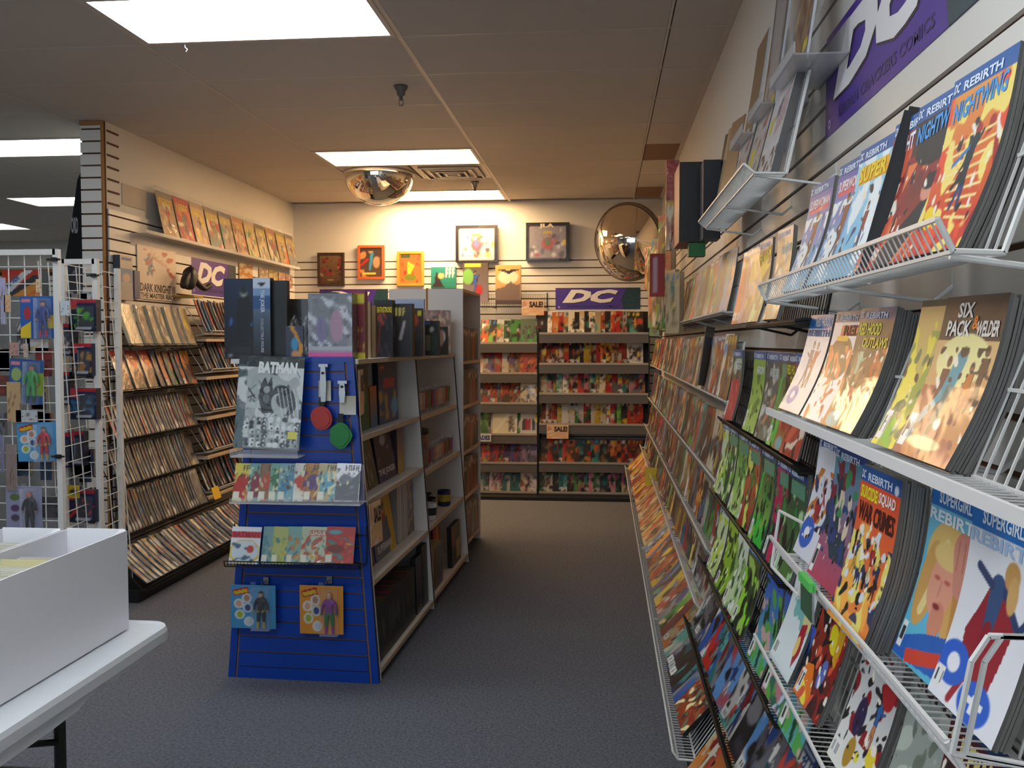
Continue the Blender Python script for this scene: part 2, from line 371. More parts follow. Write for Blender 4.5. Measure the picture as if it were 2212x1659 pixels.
# ceiling grid and tiles
XG = [-.94-1.2192*k for k in range(-1, 8)]; YG = [9.14-.6096*k for k in range(-6, 20)]
tb = MB()
for x in XG:
    if x < XR: tb.box(x-(.012 if abs(x+.94) < .01 else .006), -3, HC, x+(.012 if abs(x+.94) < .01 else .006), (9.27 if x > XL-.1 else 12.6), HC+.012)
for y in YG:
    if y < 12.5: tb.box(-9, y-.006, HC+.001, (.555 if y < 9.27 else XL-.15), y+.006, HC+.011)
tb.box(XR-.03, -3, HC-.001, XR, YB, HC+.01)
tb.box(XL, YB-.025, HC-.001, XR, YB, HC+.01)
obj('grid_bars', tb, ceiling, TBAR)
LIGHTS = [(-2.159, 3.654, NEAR_E, NEAR_C, 'white fluorescent ceiling light nearest, cut off by the top of the photo', .8),
 (-2.159, 6.702, REAR_E, REAR_C, 'warm fluorescent ceiling light just before the dome mirror', 1),
 (-2.159, 8.531, REAR_E, REAR_C, 'warm fluorescent ceiling light against the rear wall behind dome mirror', 2.2),
 (-4.597, 6.092, SIDE_E, SIDE_C, 'large white ceiling light left of the slatwall column', 1),
 (-5.817+.0, 8.531, SIDE_E, (1, .93, .8), 'ceiling light in side room, left of the hanging black shirt', 1),
 (-8.2552, 10.3592, SIDE_E, SIDE_C, 'farthest ceiling light at left photo edge', 1),
 (-2.159, .6056, NEAR_E, NEAR_C, 'unseen white fluorescent ceiling light added above the viewer', 1),  # out of view; added for more near light, spaced on from the visible row
 (-.94, .6056, NEAR_E, NEAR_C, 'unseen white fluorescent ceiling light added above the right wall racks', .6),  # unseen, put in to lift the box side and near right wall
 (-4.5976, 3.044, NEAR_E, NEAR_C, 'unseen white fluorescent ceiling light added to brighten the left foreground', .8),  # unseen, put in so the table and box at left come out brighter
 (-2.159, -2.44, NEAR_E, NEAR_C, 'unseen white fluorescent ceiling light added behind the viewer', 1)]  # also unseen and added for near light, one row step farther back
skip = set((round(x, 2), round(y, 2)) for x, y, *_ in LIGHTS)
VENT = (-1.549, 7.31)
tm = MB().box(.007, .007, HC+.002, 1.212, .6026, HC+.018).mesh('tile', TILEM); tmh = MB().box(.012, .012, HC+.002, .597, .5976, HC+.018).mesh('tile', TILEM)
stain = mat('water_stained_tile', '8f6f58', .95, noise=.25, nscale=2.5)
tms = MB().box(.012, .012, HC+.002, .28, .5976, HC+.018).mesh('tile', stain); tme = MB().box(.012, .012, HC+.002, .255, .5976, HC+.018).mesh('tile', TILEM)
ys = sorted(YG)
for x in XG:
    for y in ys:
        if (round(x, 2), round(y, 2)) in skip or y > 12 or (x > XL-.3 and y > 8.9) or y < 1.5: continue
        if x > 0:
            obj('tile', tms if abs(y-6.70) < .02 or abs(y-8.53) < .02 else tme, ceiling).location = (x, y, 0); continue
        if abs(x+2.159) < .02 and abs(y-7.31) < .02: obj('tile', tmh, ceiling).location = (x, y, 0); continue
        obj('tile', tm, ceiling).location = (x, y, 0)
obj('ceiling_tile_field', MB().box(-9, -3, HC+.004, .54, 1.48, HC+.02), ceiling, TILEM)
for x, y, e, c, lab, s in LIGHTS:
    t = thing('ceiling_light', lab, 'light', (x, y, HC), 'fluorescent ceiling lights')
    f = MB()
    for a in ((.012, .012, 1.207, .04), (.012, .57, 1.207, .5976), (.012, .04, .035, .57), (1.184, .04, 1.207, .57)): f.box(a[0], a[1], -.004, a[2], a[3], .05)
    f.box(.012, .012, .05, 1.207, .5976, .055)
    obj('frame', f, t, TBAR)
    mm = mat('light_diffuser_%d' % len(MATS), 'ffffff', .5, emit=(c, e*s))
    obj('diffuser', MB().box(.035, .04, .002, 1.184, .57, .006), t, mm)
# air vent
t = thing('ceiling_vent', 'square louvred air vent beside the warm ceiling light', 'vent', (VENT[0], VENT[1], HC))
v = MB(); v.box(.012, .012, -.002, .597, .597, .004); obj('plate', v, t, TBAR)
for k, q in enumerate((.05, .11, .17, .23)):
    m_ = MB(); z0 = -.006-.004*k
    a, b = .012+q, .597-q
    for bx in ((a, a, b, a+.02), (a, b-.02, b, b), (a, a+.02, a+.02, b-.02), (b-.02, a+.02, b, b-.02)): m_.box(bx[0], bx[1], z0-.012, bx[2], bx[3], -.002)
    obj('louvre', m_, t, TBAR if k % 2 else GMETAL)
# dome mirror
t = thing('dome_mirror', 'mirrored half dome hanging under the ceiling near the rear lights', 'mirror', (-1.86, 7.62, HC))
pr = [(.285*math.cos(a), -.02-.245*math.sin(a)) for a in np.linspace(0, PI/2-.02, 16)]
obj('dome', MB().lathe(pr, 40, cap=False), t, MIRROR, True)
obj('rim', MB().lathe([(.27, 0), (.295, 0), (.295, -.02), (.285, -.022)], 40), t, TBAR, True)
# convex corner mirror
p = aty(1356, 523, 8.55); n = Vector((-.52, -.84, -.16)).normalized()
zz = n; xx = Vector((0, 0, 1)).cross(zz).normalized(); yy = zz.cross(xx)
M = Matrix(((xx.x, yy.x, zz.x, p[0]), (xx.y, yy.y, zz.y, p[1]), (xx.z, yy.z, zz.z, p[2]), (0, 0, 0, 1)))
t = thing('convex_mirror', 'large round convex security mirror in the rear right corner', 'mirror', M=M)
R_ = .345; pr = [(R_*math.sin(a)/math.sin(1.0), .23*(math.cos(a)-math.cos(1.0))/(1-math.cos(1.0))) for a in np.linspace(1.0, .02, 16)]
obj('mirror_face', MB().lathe(pr, 48), t, MIRROR, True)
obj('rim', MB().lathe([(R_, -.03), (R_+.012, -.03), (R_+.014, .0), (R_+.002, .012), (R_-.004, .0)], 48), t, mat('mirror_rim', '6a5a4a', .3, noise=.05), True)
obj('backing', MB().lathe([(.01, -.06), (.2, -.05), (R_, -.028)], 32), t, GMETAL, True)
obj('bracket_arm', MB().bar((0, 0, -.05), (.1, 0, -.50), .012, 6), t, GMETAL)
# sprinklers
for (px, py, lab, dark) in ((866, 186, 'grey sprinkler head on the ceiling above the aisle', 1), (1026, 393, 'small brass sprinkler head by the rear ceiling light', 0)):
    p = atz(px, py, HC); t = thing('sprinkler', lab, 'sprinkler', (p[0], p[1], HC), 'ceiling sprinklers'); mm = GMETAL if dark else CHROME
    obj('cup', MB().lathe([(.038, 0), (.036, -.012), (.024, -.03), (.022, -.05), (.012, -.056)], 16), t, mm, True)
    obj('nozzle', MB().lathe([(.010, -.05), (.009, -.075), (.012, -.078)], 12), t, mm, True)
    a = MB().tube([(.009, 0, -.072), (.013, 0, -.09), (.004, 0, -.105)], .0022).tube([(-.009, 0, -.072), (-.013, 0, -.09), (-.004, 0, -.105)], .0022)
    obj('yoke', a, t, mm); obj('deflector', MB().lathe([(.014, -.104), (.014, -.107)], 12), t, mm)
p = atz(400, 93, HC); t = thing('ceiling_hook', 'tiny metal hook hanging beside the nearest ceiling light', 'hook', (p[0], p[1], HC))
obj('hook_wire', MB().tube([(0, 0, 0), (0, 0, -.02), (.012, 0, -.03), (.004, 0, -.04)], .003), t, CHROME)
# grey access panel on the left wall
a = atx(263, 395, XL+.002); b = atx(312, 455, XL+.002)
tag(obj('access_panel', MB().box(XL, a[1], b[2], XL+.006, b[1]+.02, a[2]), None, mat('access_panel_paint', 'b8aca0', .6, noise=.02)), 'small square grey access panel high on the left wall', 'panel')

# ================================================================== RACKS
def rack(name, label, side, P, Y0, Y1, lip, bot, top, wm=WWIRE, step=.019, liph=.03, hooks=True, detail=True, plate=False, grp=None, X0=None):
    """sloping wire shelf: lip=(x,z) front rail, bot=(x,z) rear foot of the tray, top=(x,z) top of the back; run along Y (side walls)"""
    o = thing(name, label, 'rack', (0, 0, 0), grp)
    f = MB(); r = .0035
    lx, lz = lip; bx, bz = bot; tx, tz = top
    fx = lx+(bx-lx)*.25; fz = bz-.002
    for y in (Y0, Y1):
        f.tube([(lx, y, lz), (fx, y, fz), (bx, y, bz-.004), (tx, y, tz)], r)
    for q in ((lx, lz), (tx, tz), (bx, bz-.004)): f.bar((q[0], Y0, q[1]), (q[0], Y1, q[1]), r)
    f.bar((fx, Y0, fz), (fx, Y1, fz), r*.8)
    mx, mz = (bx+tx)/2, (bz+tz)/2; f.bar((mx, Y0, mz), (mx, Y1, mz), r*.8)
    obj('frame', f, o, wm)
    g = MB(); k = int((Y1-Y0)/step)
    for i in range(1, k):
        y = Y0+(Y1-Y0)*i/k; g.bar((lx, y, lz), (fx, y, fz), .0012); g.bar((fx, y, fz), (bx, y, bz-.004), .0012)
    if plate: obj('shelf_plate', MB().poly([(lx, Y0, lz), (lx, Y1, lz), (fx, Y1, fz), (fx, Y0, fz), (bx, Y1, bz-.003), (bx, Y0, bz-.003)], [(0, 1, 2, 3), (3, 2, 4, 5)]) or MB().box(min(lx, bx), Y0, bz-.006, max(lx, bx), Y1, bz-.004), o, wm)
    if detail:
        tag(obj('tray_wires', g, o, wm), kind='stuff')
        g = MB(); k = int((Y1-Y0)/.026)
        for i in range(1, k):
            y = Y0+(Y1-Y0)*i/k; g.bar((bx, y, bz-.004), (tx, y, tz), .0018)
        tag(obj('back_wires', g, o, wm), kind='stuff')
    else: tag(obj('tray_wires', g, o, wm), kind='stuff')
    wx = (XR-.012) if lx > 0 else (XL+.012)
    for y in (Y0+.01, (Y0+Y1)/2, Y1-.01):
        obj('bracket', MB().tube([(fx, y, fz-.004), (wx-(.03 if lx > 0 else -.03), y, bz-.03), (wx, y, bz-.005), (wx, y, bz+.02)], r), o, wm)
    return o
def lipstrip(o, Y0, Y1, x, z0, z1, m):
    return obj('price_channel', MB().box(x-.003, Y0, z0, x, Y1, z1), o, m)
HERO = {}; SEEN = set()
def hero(k, nx=84, ny=128):
    A = Art(nx, ny, '888888'); r = random.Random(k)
    if k == 'acrobat':
        A = Art(nx, ny, 'f0a030', 'c83020'); A.blot(3, 3, .3, 'e84a20'); A.blot(9, 4, .5, 'f6dc70'); A.blot(19, 6, .9, 'f4f0c0', .5); A.blot(27, 5, .8, 'a81c18', .3)
        for i in range(9): A.line(.1+.05*i, .4+.05*i, .9, .36+.06*i, .012, 'f6e090')
        A.fig(.56, .52, .5, '10242c', '14202a', 'e0a080', '101010', '1a3c80', random.Random(4)); A.line(.3, .5, .55, .42, .02, '2878c0'); A.ell(.2, .78, .12, .06, 'f0d020', .4)
        A.rect(0, 0, 1, .1, '1c5aa0')
    elif k == 'night':
        A = Art(nx, ny, '16161c', 'c83420'); A.blot(5, 2, .2, '8c1c18', .3); A.blot(8, 3, .6, 'e87838', .35); A.ell(.5, .28, .4, .12, '0c0c12')
        A.line(.62, .68, .2, .95, .12, '141820', .2); A.ell(.6, .55, .14, .08, 'd8907a'); A.ell(.6, .51, .15, .05, '101014'); A.line(.7, .7, 1, .8, .06, '3a78b8'); A.rect(0, 0, 1, .1, '1c5aa0')
    elif k == 'sky':
        A = Art(nx, ny, '5a50a8', '8ccdea'); A.blot(2, 2.5, .3, 'e8f4fa', .3); A.blot(4, 4, .9, '3aa0d8', .3); A.fig(.55, .52, .55, '8c4a2c', '70381f', 'a05c38', '30180c', rng=random.Random(8)); A.blot(12, 6, 1.0, '9a7040', .72); A.rect(0, 0, 1, .1, '1c5aa0'); A.rect(.1, .15, .95, .26, 'd8506a')
    elif k == 'sky2':
        A = Art(nx, ny, 'a8dcf0', '6ab8e0'); A.blot(7, 2.4, .2, 'eaf6fa'); A.blot(14, 5, 1.0, '28407a', .6); A.fig(.62, .62, .4, '8c3028', '28407a', rng=random.Random(3)); A.rect(0, 0, 1, .1, '1c5aa0'); A.rect(.1, .14, .95, .27, 'e8a820')
    elif k == 'redskin':
        A = Art(nx, ny, '9c4038', 'b03828'); A.blot(17, 3, .3, 'd86040', .2); A.blot(18, 4, .7, 'f0d8c0', .3); A.blot(33, 5, .9, '301418', .3); A.rect(0, 0, 1, .1, '1c5aa0')
    elif k == 'whiteduo':
        A = Art(nx, ny, 'e8e8ec', 'dcdce2'); A.rect(0, 0, 1, .14, '1e6cb4'); A.rect(0, .14, 1, .22, '88a8c4'); A.fig(.42, .5, .5, '2c4a78', '26406c', 'b0a89c', '484850', rng=random.Random(5)); A.fig(.62, .5, .48, 'a02020', '5c2020', 'c0a090', '606068', rng=random.Random(9)); A.ell(.32, .83, .2, .1, '2c60c0'); A.ell(.32, .83, .08, .04, 'e8e8ec')
        A.barcode(.02, .82, .14, .97)
    elif k == 'blackhat':
        A = Art(nx, ny, 'e4e2e4', 'f0eeee'); A.rect(0, 0, 1, .1, '16366e'); A.ell(.45, .42, .42, .2, '141214'); A.rect(.3, .12, 1, .22, 'b82818'); A.rect(.2, .22, .6, .26, 'e0b020'); A.blot(23, 4, .4, 'd86a20', .3, .6); A.blot(29, 5, .7, 'b03818', .6); A.blot(31, 5, 1, 'f0e0c0', .6)
    elif k == 'darkteam':
        A = Art(nx, ny, '2a221c', 'b8783c'); A.blot(41, 3, .3, '141a1c', .2, .8); A.blot(42, 3, .6, 'c87030', .3); A.fig(.3, .5, .5, '84b098', '23382e', '9cc8ac', '101614', rng=random.Random(2)); A.ell(.35, .72, .2, .08, 'a02018'); A.fig(.75, .5, .5, 'c05828', '6a3420', rng=random.Random(12)); A.rect(0, 0, 1, .1, '16366e'); A.ell(.28, .93, .2, .07, '8cb4b4')
    elif k == 'yellowgreen':
        A = Art(nx, ny, 'dcb070', '90a838'); A.rect(0, 0, 1, .04, '20301c'); A.blot(51, 3, .2, 'e8d84a', .1); A.blot(52, 4, .6, '8a9a38', .2); A.blot(57, 5, .7, '587048', .3); A.blot(58, 6, 1.0, 'c8c0a8', .5); A.blot(59, 4, .8, '78b828', .8); A.barcode(.02, .75, .14, .96)
    elif k == 'posse':
        A = Art(nx, ny, 'e0c88c', 'c07848'); A.rect(0, 0, 1, .26, '2a1a18'); A.ell(.5, .38, .42, .16, 'ece4a0'); A.blot(61, 2.4, .6, 'a86048', .55); A.blot(62, 3, .8, '8c5040', .62)
        A.fig(.3, .56, .42, '5c2a28', '402028', '7a4030', '3a1c18', rng=random.Random(6)); A.fig(.72, .57, .38, 'c87028', '9c5a3c', 'b07050', '5c3028', rng=random.Random(7)); A.fig(.88, .48, .4, '5a3c28', '4c3020', '6a4428', '3c2818', rng=random.Random(16))
        A.line(.5, .37, .45, .56, .09, '3a94a8', .07); A.line(.44, .56, .22, .72, .06, '3a94a8', .05); A.line(.22, .72, .14, .9, .05, '348098', .03); A.line(.46, .56, .42, .88, .05, '486c68', .035); A.line(.42, .42, .36, .58, .035, '3a94a8'); A.ell(.52, .33, .07, .03, '30302c')
        A.ell(.45, .9, .3, .04, 'e8d8a0'); A.barcode(.02, .74, .14, .95)
    elif k == 'whiteteam':
        A = Art(nx, ny, 'e0e2ea', 'd8dae4'); A.rect(0, 0, 1, .08, '1a3f80'); A.blot(71, 4, .3, 'c87a38', .25, .7); A.blot(72, 5, .6, '2a3a70', .3, .75); A.blot(73, 5, .8, 'a02830', .3, .75); A.ell(.25, .8, .25, .13, '2c60c0'); A.ell(.25, .8, .1, .05, 'e8e8f0')
    elif k == 'tealteam':
        A = Art(nx, ny, '4aa0b8', 'b83c58'); A.blot(81, 3, .3, '203848', .2, .8); A.blot(82, 4, .5, '7c2838', .05, .4); A.blot(83, 5, .5, '284078', .4, .8); A.blot(85, 6, .9, 'd8c8b0', .3, .7); A.blot(86, 4, .9, '3c8c58', .1, .5); A.rect(0, 0, 1, .07, '1a3f80'); A.barcode(.02, .76, .13, .97)
    elif k == 'squad':
        A = Art(nx, ny, 'e04a2c', 'e88a3c'); A.rect(0, 0, 1, .1, '1a5aa4'); A.rect(.03, .12, .5, .2, 'e0902c'); A.blot(91, 2.6, .3, 'f0a848', .35); A.blot(92, 5, .5, 'e8d870', .42); A.blot(93, 6, .7, '2c3458', .42, .92); A.blot(94, 5.5, .9, '14100e', .45, .95); A.blot(97, 7, 1, 'd8dce4', .35, .8); A.ell(.9, .07, .05, .03, 'e8ecf4')
        for i, x in enumerate((.2, .4, .6, .8)): A.fig(x, .55+.07*(i % 2), .26, ['3a4474', 'e0c850', 'b02c28', '28304c'][i], ['c8a840', '2c3458', 'e0d080', '601c20'][i], rng=random.Random(i))
    elif k == 'portrait':
        A = Art(nx, ny, '7cc4dc', '58b4d4'); A.rect(0, 0, 1, .12, '1470c0'); A.ell(.42, .38, .36, .2, 'e8c070'); A.ell(.2, .55, .17, .25, 'd8a458', .2); A.ell(.74, .62, .16, .2, 'dca860', -.2); A.line(.4, .3, .2, .7, .05, 'f0d894'); A.line(.6, .3, .8, .75, .05, 'c48c48')
        A.ell(.43, .53, .22, .165, 'e8a084'); A.ell(.5, .7, .12, .1, 'd88c70'); A.poly([(0, .9), (.4, .8), (.9, .72), (1, .86), (.8, .96), (.1, 1), (0, 1)], '2860b4'); A.poly([(.2, .93), (.6, .86), (.96, .78), (.9, .88), (.5, .96), (.25, 1)], 'd0402c')
        for x in (.34, .52): A.ell(x, .49, .05, .012, 'c05a50')
        A.line(.43, .5, .42, .58, .012, 'd08a6c'); A.ell(.44, .635, .06, .016, '8c2c28'); A.ell(.46, .36, .26, .07, 'ecca80'); A.line(.68, .3, .72, .46, .16, 'd8907c', .12)
        for x in (.6, .7, .8): A.line(x, .25, x+.01, .4, .006, 'a86050')
        A.barcode(.02, .8, .1, .95)
    elif k == 'caped':
        A = Art(nx, ny, 'ecebf0', 'e8e8ee'); A.rect(0, 0, 1, .13, '1470c0'); A.poly([(.4, .36), (.62, .3), (.8, .5), (.72, .82), (.45, .86), (.25, .78), (.2, .62)], '98202c'); A.line(.5, .36, .48, .55, .1, '34507c', .07); A.line(.6, .36, .85, .5, .035, '2c3c68'); A.line(.85, .5, .97, .4, .03, '2c3c68'); A.line(.42, .36, .2, .3, .035, '2c3c68')
        A.line(.48, .56, .4, .8, .055, '8c1c28', .03); A.line(.4, .8, .3, .96, .035, 'a02430'); A.ell(.66, .28, .1, .07, 'c89858'); A.ell(.7, .36, .07, .09, 'd4a868'); A.ell(.2, .8, .22, .11, '2a60c8'); A.ell(.2, .8, .09, .05, 'ecebf0'); A.ell(.62, .9, .22, .1, '2a60c8'); A.rect(.52, .88, .74, .91, 'ecebf0'); A.rect(.58, .86, .65, .95, 'ecebf0')
        A.barcode(.02, .85, .14, .96)
    elif k == 'palepastel':
        A = Art(nx, ny, 'dce4e6', 'dde8ea'); A.blot(101, 2.6, .8, '7cbcb8', .05, .6); A.ell(.85, .5, .16, .09, 'd8cc90'); A.poly([(.7, .55), (.9, .5), (.95, .75), (.85, .9), (.72, .75)], 'a82030'); A.ell(.78, .72, .07, .09, 'e8c878'); A.barcode(.05, .8, .2, .97)
    elif k == 'fire':
        A = Art(nx, ny, 'd8461c', '3a0c12'); A.blot(111, 3, .2, '8c1414', .25); A.blot(112, 4, .6, '120c10', .15); A.ell(.62, .42, .17, .1, 'e8d818', .3); A.poly([(.7, .2), (.95, .12), (.85, .6), (.72, .55)], 'd8a018'); A.ell(.6, .7, .1, .12, '5870c0', .5); A.poly([(0, .75), (.3, .7), (.55, .9), (.5, 1), (0, 1)], 'e87818'); A.ell(.28, .93, .2, .05, 'f0e048', .3); A.blot(115, 5, 1., 'e05a3c', .5); A.barcode(.03, .78, .16, .97)
    elif k == 'splatter':
        A = Art(nx, ny, 'b8b8bc', 'e8e8e0'); A.blot(121, 4, .5, '8c1820', .15, .75); A.blot(122, 6, .9, '1c1a20', .1, .9); A.fig(.7, .55, .4, '2c68a8', 'c88050', 'e0a070', '141214', rng=random.Random(2)); A.ell(.8, .35, .14, .1, 'b02028'); A.ell(.35, .62, .12, .13, '2c2048'); A.ell(.42, .85, .1, .1, 'b08828'); A.ell(.85, .75, .1, .07, 'e8d030'); A.blot(125, 3, .9, 'e8d838', .75); A.barcode(.02, .85, .22, .98)
    elif k == 'sketch':
        A = Art(nx, ny, '9ca49c', '8c948c'); A.blot(131, 5, .5, 'b8c0b4'); A.blot(132, 7, .9, '6c7468')
    elif k == 'redlogo':
        A = Art(nx, ny, '5c1418', '301014'); A.blot(141, 3, .3, '14100e', .3); A.rect(0, 0, 1, .1, '16406c')
    elif k == 'speed':
        A = Art(nx, ny, '24301e', '101814'); A.blot(151, 3, .3, '4a8a50', .3); A.blot(153, 4, .7, '7cc088', .4); A.poly([(.05, .38), (.45, .2), (.95, .12), (.7, .3), (.95, .3), (.3, .5)], 'e8cc20'); A.rect(0, 0, 1, .1, '1c5aa0')
    elif k == 'rings':
        A = Art(nx, ny, 'd4d6d8', 'dcdee0'); A.ell(.5, .45, .36, .22, '44464c'); A.ell(.5, .45, .29, .18, 'e0e2e4'); A.ell(.48, .5, .2, .12, 'c06828'); A.poly([(.1, .3), (.5, .12), (.95, .14), (.5, .32)], 'e0a828'); A.ell(.5, .68, .14, .07, 'a03828'); A.rect(0, 0, 1, .09, '2a68b0'); A.rect(.05, .75, .5, .95, '202024'); A.scribble(.05, .8, .5, .93, 'e8e8e8', 4)
    elif k == 'archer':
        A = Art(nx, ny, '5a8a58', 'a82a34'); A.blot(161, 3, .4, '38583c', 0, .5); A.ell(.3, .25, .2, .1, 'c8d8c8'); A.poly([(.2, .42), (.8, .4), (.95, .75), (.75, 1), (.25, 1), (.1, .7)], 'c02c3c'); A.blot(163, 4, .7, 'e06070', .45); A.rect(0, 0, 1, .1, '1c5aa0'); A.barcode(.02, .75, .15, .96)
    elif k == 'lime':
        A = Art(nx, ny, '8ab048', 'a8d060'); A.blot(171, 3, .4, '5c8a34', .2); A.blot(172, 4, .8, 'c4e088', .2); A.blot(174, 6, 1.1, '2c4818', .3); A.rect(0, 0, 1, .1, '1c5aa0'); A.barcode(.02, .75, .15, .96)
    elif k == 'ghost':
        A = Art(nx, ny, '2c4a54', '5a6a60'); A.blot(181, 3, .3, '8c9c94', .2); A.blot(182, 4, .6, '40302c', .3); A.blot(183, 5, .9, 'c8ccc4', .1); A.line(.4, .8, .8, .5, .06, 'c88060'); A.rect(0, 0, 1, .1, '1c5aa0')
    elif k.startswith('lantern'):
        i = int(k[-1]); A = Art(nx, ny, ['1c5a40', '4c8a34', 'c86a30', '183c20', 'a82850', '2c4a3a'][i], ['103c30', 'a8d870', 'a03020', 'a8dc60', 'c82c60', '58803c'][i])
        A.blot(190+i, 3, .4, ['78c03c', 'c8e890', 'd8e068', '38c040', '243c30', 'b0d8a0'][i], .15); A.blot(210+i, 4, .8, ['d8e8c0', '2c5a2c', '38702c', '102010', '3c8a4c', '141c18'][i], .1); A.blot(220+i, 6, 1.1, '0c1410'); A.fig(.55, .5, .5, '2c8a3c', '102c1c', ['90b060', 'd8a080'][i % 2], rng=random.Random(i)); A.rect(0, 0, 1, .1, '1c4a8c'); A.rect(.2, .13, .9, .26, '5c9478'); A.barcode(.02, .8, .15, .97)
    elif k.startswith('bright'):
        i = int(k[-1]); A = Art(nx, ny, ['d8e8c8', 'a0c838', 'e0ece0', '586838', '3a5ac8', '4468b8'][i], ['b8d080', '88b830', 'c0d8a0', '183418', '5cb0a0', '3a7050'][i])
        A.blot(230+i, 3, .3, ['b8d848', '385a18', '90b868', 'a8d060', '58a850', '68b048'][i], .15); A.blot(240+i, 4, .8, ['48683c', '1c3018', '385c38', '0c1c0c', '1c4424', 'c88090'][i], .1); A.blot(250+i, 5, .9, ['f0f4e8', 'd8f090', 'f0f4ec', '90e030', 'c8a8a0', 'c8d8e8'][i], .3); A.barcode(.02, .78, .2, .97)
        if i in (0, 3): A.rect(0, 0, 1, .1, '2a62b0')
    elif k == 'flag':
        A = Art(nx, ny, 'e6e6ea', 'dcdce0'); 
        for i in range(7): A.poly([(.5, .3+.05*i), (.95, .16+.055*i), (.93, .185+.055*i), (.49, .325+.05*i)], 'b03848')
        A.poly([(.4, .35), (.6, .27), (.58, .42), (.38, .48)], '70708a'); A.blot(261, 7, .3, '4a403c', .76, .96); A.rect(.1, .7, 1, .76, 'e6e6ea'); A.rect(.12, .42, .3, .56, 'e8dc28'); A.rect(.5, .14, .95, .165, '58a858')
    elif k == 'palesketch':
        A = Art(nx, ny, 'cfcfd2', 'c0beb8'); A.blot(271, 5, .8, '8c8888', .2); A.blot(272, 5, 1.2, 'c05040', .2); A.rect(.2, .5, .45, .7, 'e8dc28')
    if nx > 40 and k not in ('palepastel', 'sketch', 'portrait', 'caped', 'whiteduo'): A.blot(sum(map(ord, k)), 7, 1.25, '1a1416', .3, .85); A.blot(sum(map(ord, k))+5, 8, 1.35, 'f2ead8', .3, .85)
    HERO[k] = A; return A
BAND = {'acrobat', 'night', 'sky', 'sky2', 'redskin', 'blackhat', 'darkteam', 'squad', 'speed', 'rings', 'archer', 'lime', 'ghost', 'lantern0', 'lantern1', 'lantern2', 'lantern3', 'lantern4', 'lantern5', 'bright0', 'bright3', 'tealteam', 'whiteteam'}
TITLES = {'acrobat': [('NIGHTWING', .1, .14, .92, .25, '3a98e0', .12)], 'night': [('NIGHTWING', .08, .13, .95, .24, '3a98e0', .12)], 'redskin': [('NIGHTWING', .1, .13, .95, .24, 'e8f0f8', .12)],
 'sky': [('SUPERWOMAN', .1, .14, .95, .23, 'f0e4ea', 0)], 'sky2': [('SUPER', .1, .14, .9, .26, 'f0d020', 0)],
 'whiteduo': [('RED HOOD', .3, .03, .95, .12, 'c8dcec', 0), ('REBIRTH', .04, .15, .96, .215, '28528c', 0)], 'blackhat': [('RED', .4, .125, .95, .215, '3a0c08', 0)],
 'darkteam': [('RED HOOD', .06, .12, .7, .22, 'e0d838', 0), ('OUTLAWS', .25, .235, .95, .32, 'e8d040', 0)], 'posse': [('SIX', .26, .04, .52, .13, 'e8e4dc', 0), ('PACK', .12, .145, .52, .24, 'e8e4dc', 0), ('&', .54, .12, .64, .2, 'e07820', 0), ('WELDER', .62, .15, .96, .24, 'e8e4dc', 0)],
 'squad': [('SUICIDE', .05, .12, .48, .2, 'f0e030', 0), ('SQUAD', .52, .12, .92, .2, 'f0e8e0', 0), ('WAR CRIMES', .05, .22, .95, .34, '3c0c0c', 0)],
 'portrait': [('SUPERGIRL', .16, .03, .74, .1, 'd8e4f0', 0), ('REBIRTH', .02, .135, .98, .2, 'eef2f8', 0)], 'caped': [('SUPERGIRL', .16, .03, .74, .1, 'd8e4f0', 0), ('REBIRTH', .02, .135, .98, .2, 'a8c4e4', 0)],
 'fire': [('SUPER', .1, .04, .95, .15, 'dcdce0', 0)], 'splatter': [('SUPER', .1, .04, .95, .15, 'dcdce0', 0)], 'sketch': [('SUPER', .1, .04, .95, .13, '3c1c1c', 0)], 'redlogo': [('SUPERMAN', .05, .13, .95, .26, 'e8d87c', 0)],
 'speed': [('FLASH', .1, .16, .95, .3, 'e8cc20', .3)], 'archer': [('GREEN', .35, .12, .95, .19, 'e8f0e8', 0), ('ARROW', .35, .2, .95, .28, 'e8f0e8', 0)], 'lime': [('ARROW', .3, .18, .95, .28, 'e8f0e8', 0)], 'ghost': [('ARROW', .3, .18, .95, .28, 'd0d8d0', 0)]}
DESC = {'acrobat': 'orange comic with a black-clad leaping figure and blue title', 'night': 'dark red comic with masked face and blue title', 'redskin': 'red and white comic half hidden by its neighbours', 'sky': 'pale blue comic with brown figure and violet top', 'sky2': 'light blue comic with a yellow title', 'whiteduo': 'white comic with two standing figures and blue band', 'blackhat': 'white comic with big black shape and red title', 'darkteam': 'dark comic with green figure and yellow title', 'yellowgreen': 'yellow-green comic half hidden by western cover', 'posse': 'western comic with turquoise figure and white title', 'whiteteam': 'white comic with a crowd and blue disc', 'tealteam': 'teal and pink comic with a crowd', 'squad': 'orange war comic with yellow crowd', 'portrait': 'comic with blond portrait and blue band', 'caped': 'white comic with a red-caped figure seen whole', 'palepastel': 'pale blue comic with small red and yellow figure', 'fire': 'fiery red comic with yellow lantern shape', 'splatter': 'grey comic with red splatter and fighting figures', 'sketch': 'grey sketched comic beneath the white tray', 'redlogo': 'dark red comic with yellow title at photo bottom', 'speed': 'black and green comic with yellow title', 'rings': 'white comic with big grey ring', 'archer': 'green comic with large red shape', 'lime': 'lime green comic', 'ghost': 'grey-green comic with pale figure', 'flag': 'white bagged comic with striped flag', 'palesketch': 'pale bagged comic with yellow sticker'}
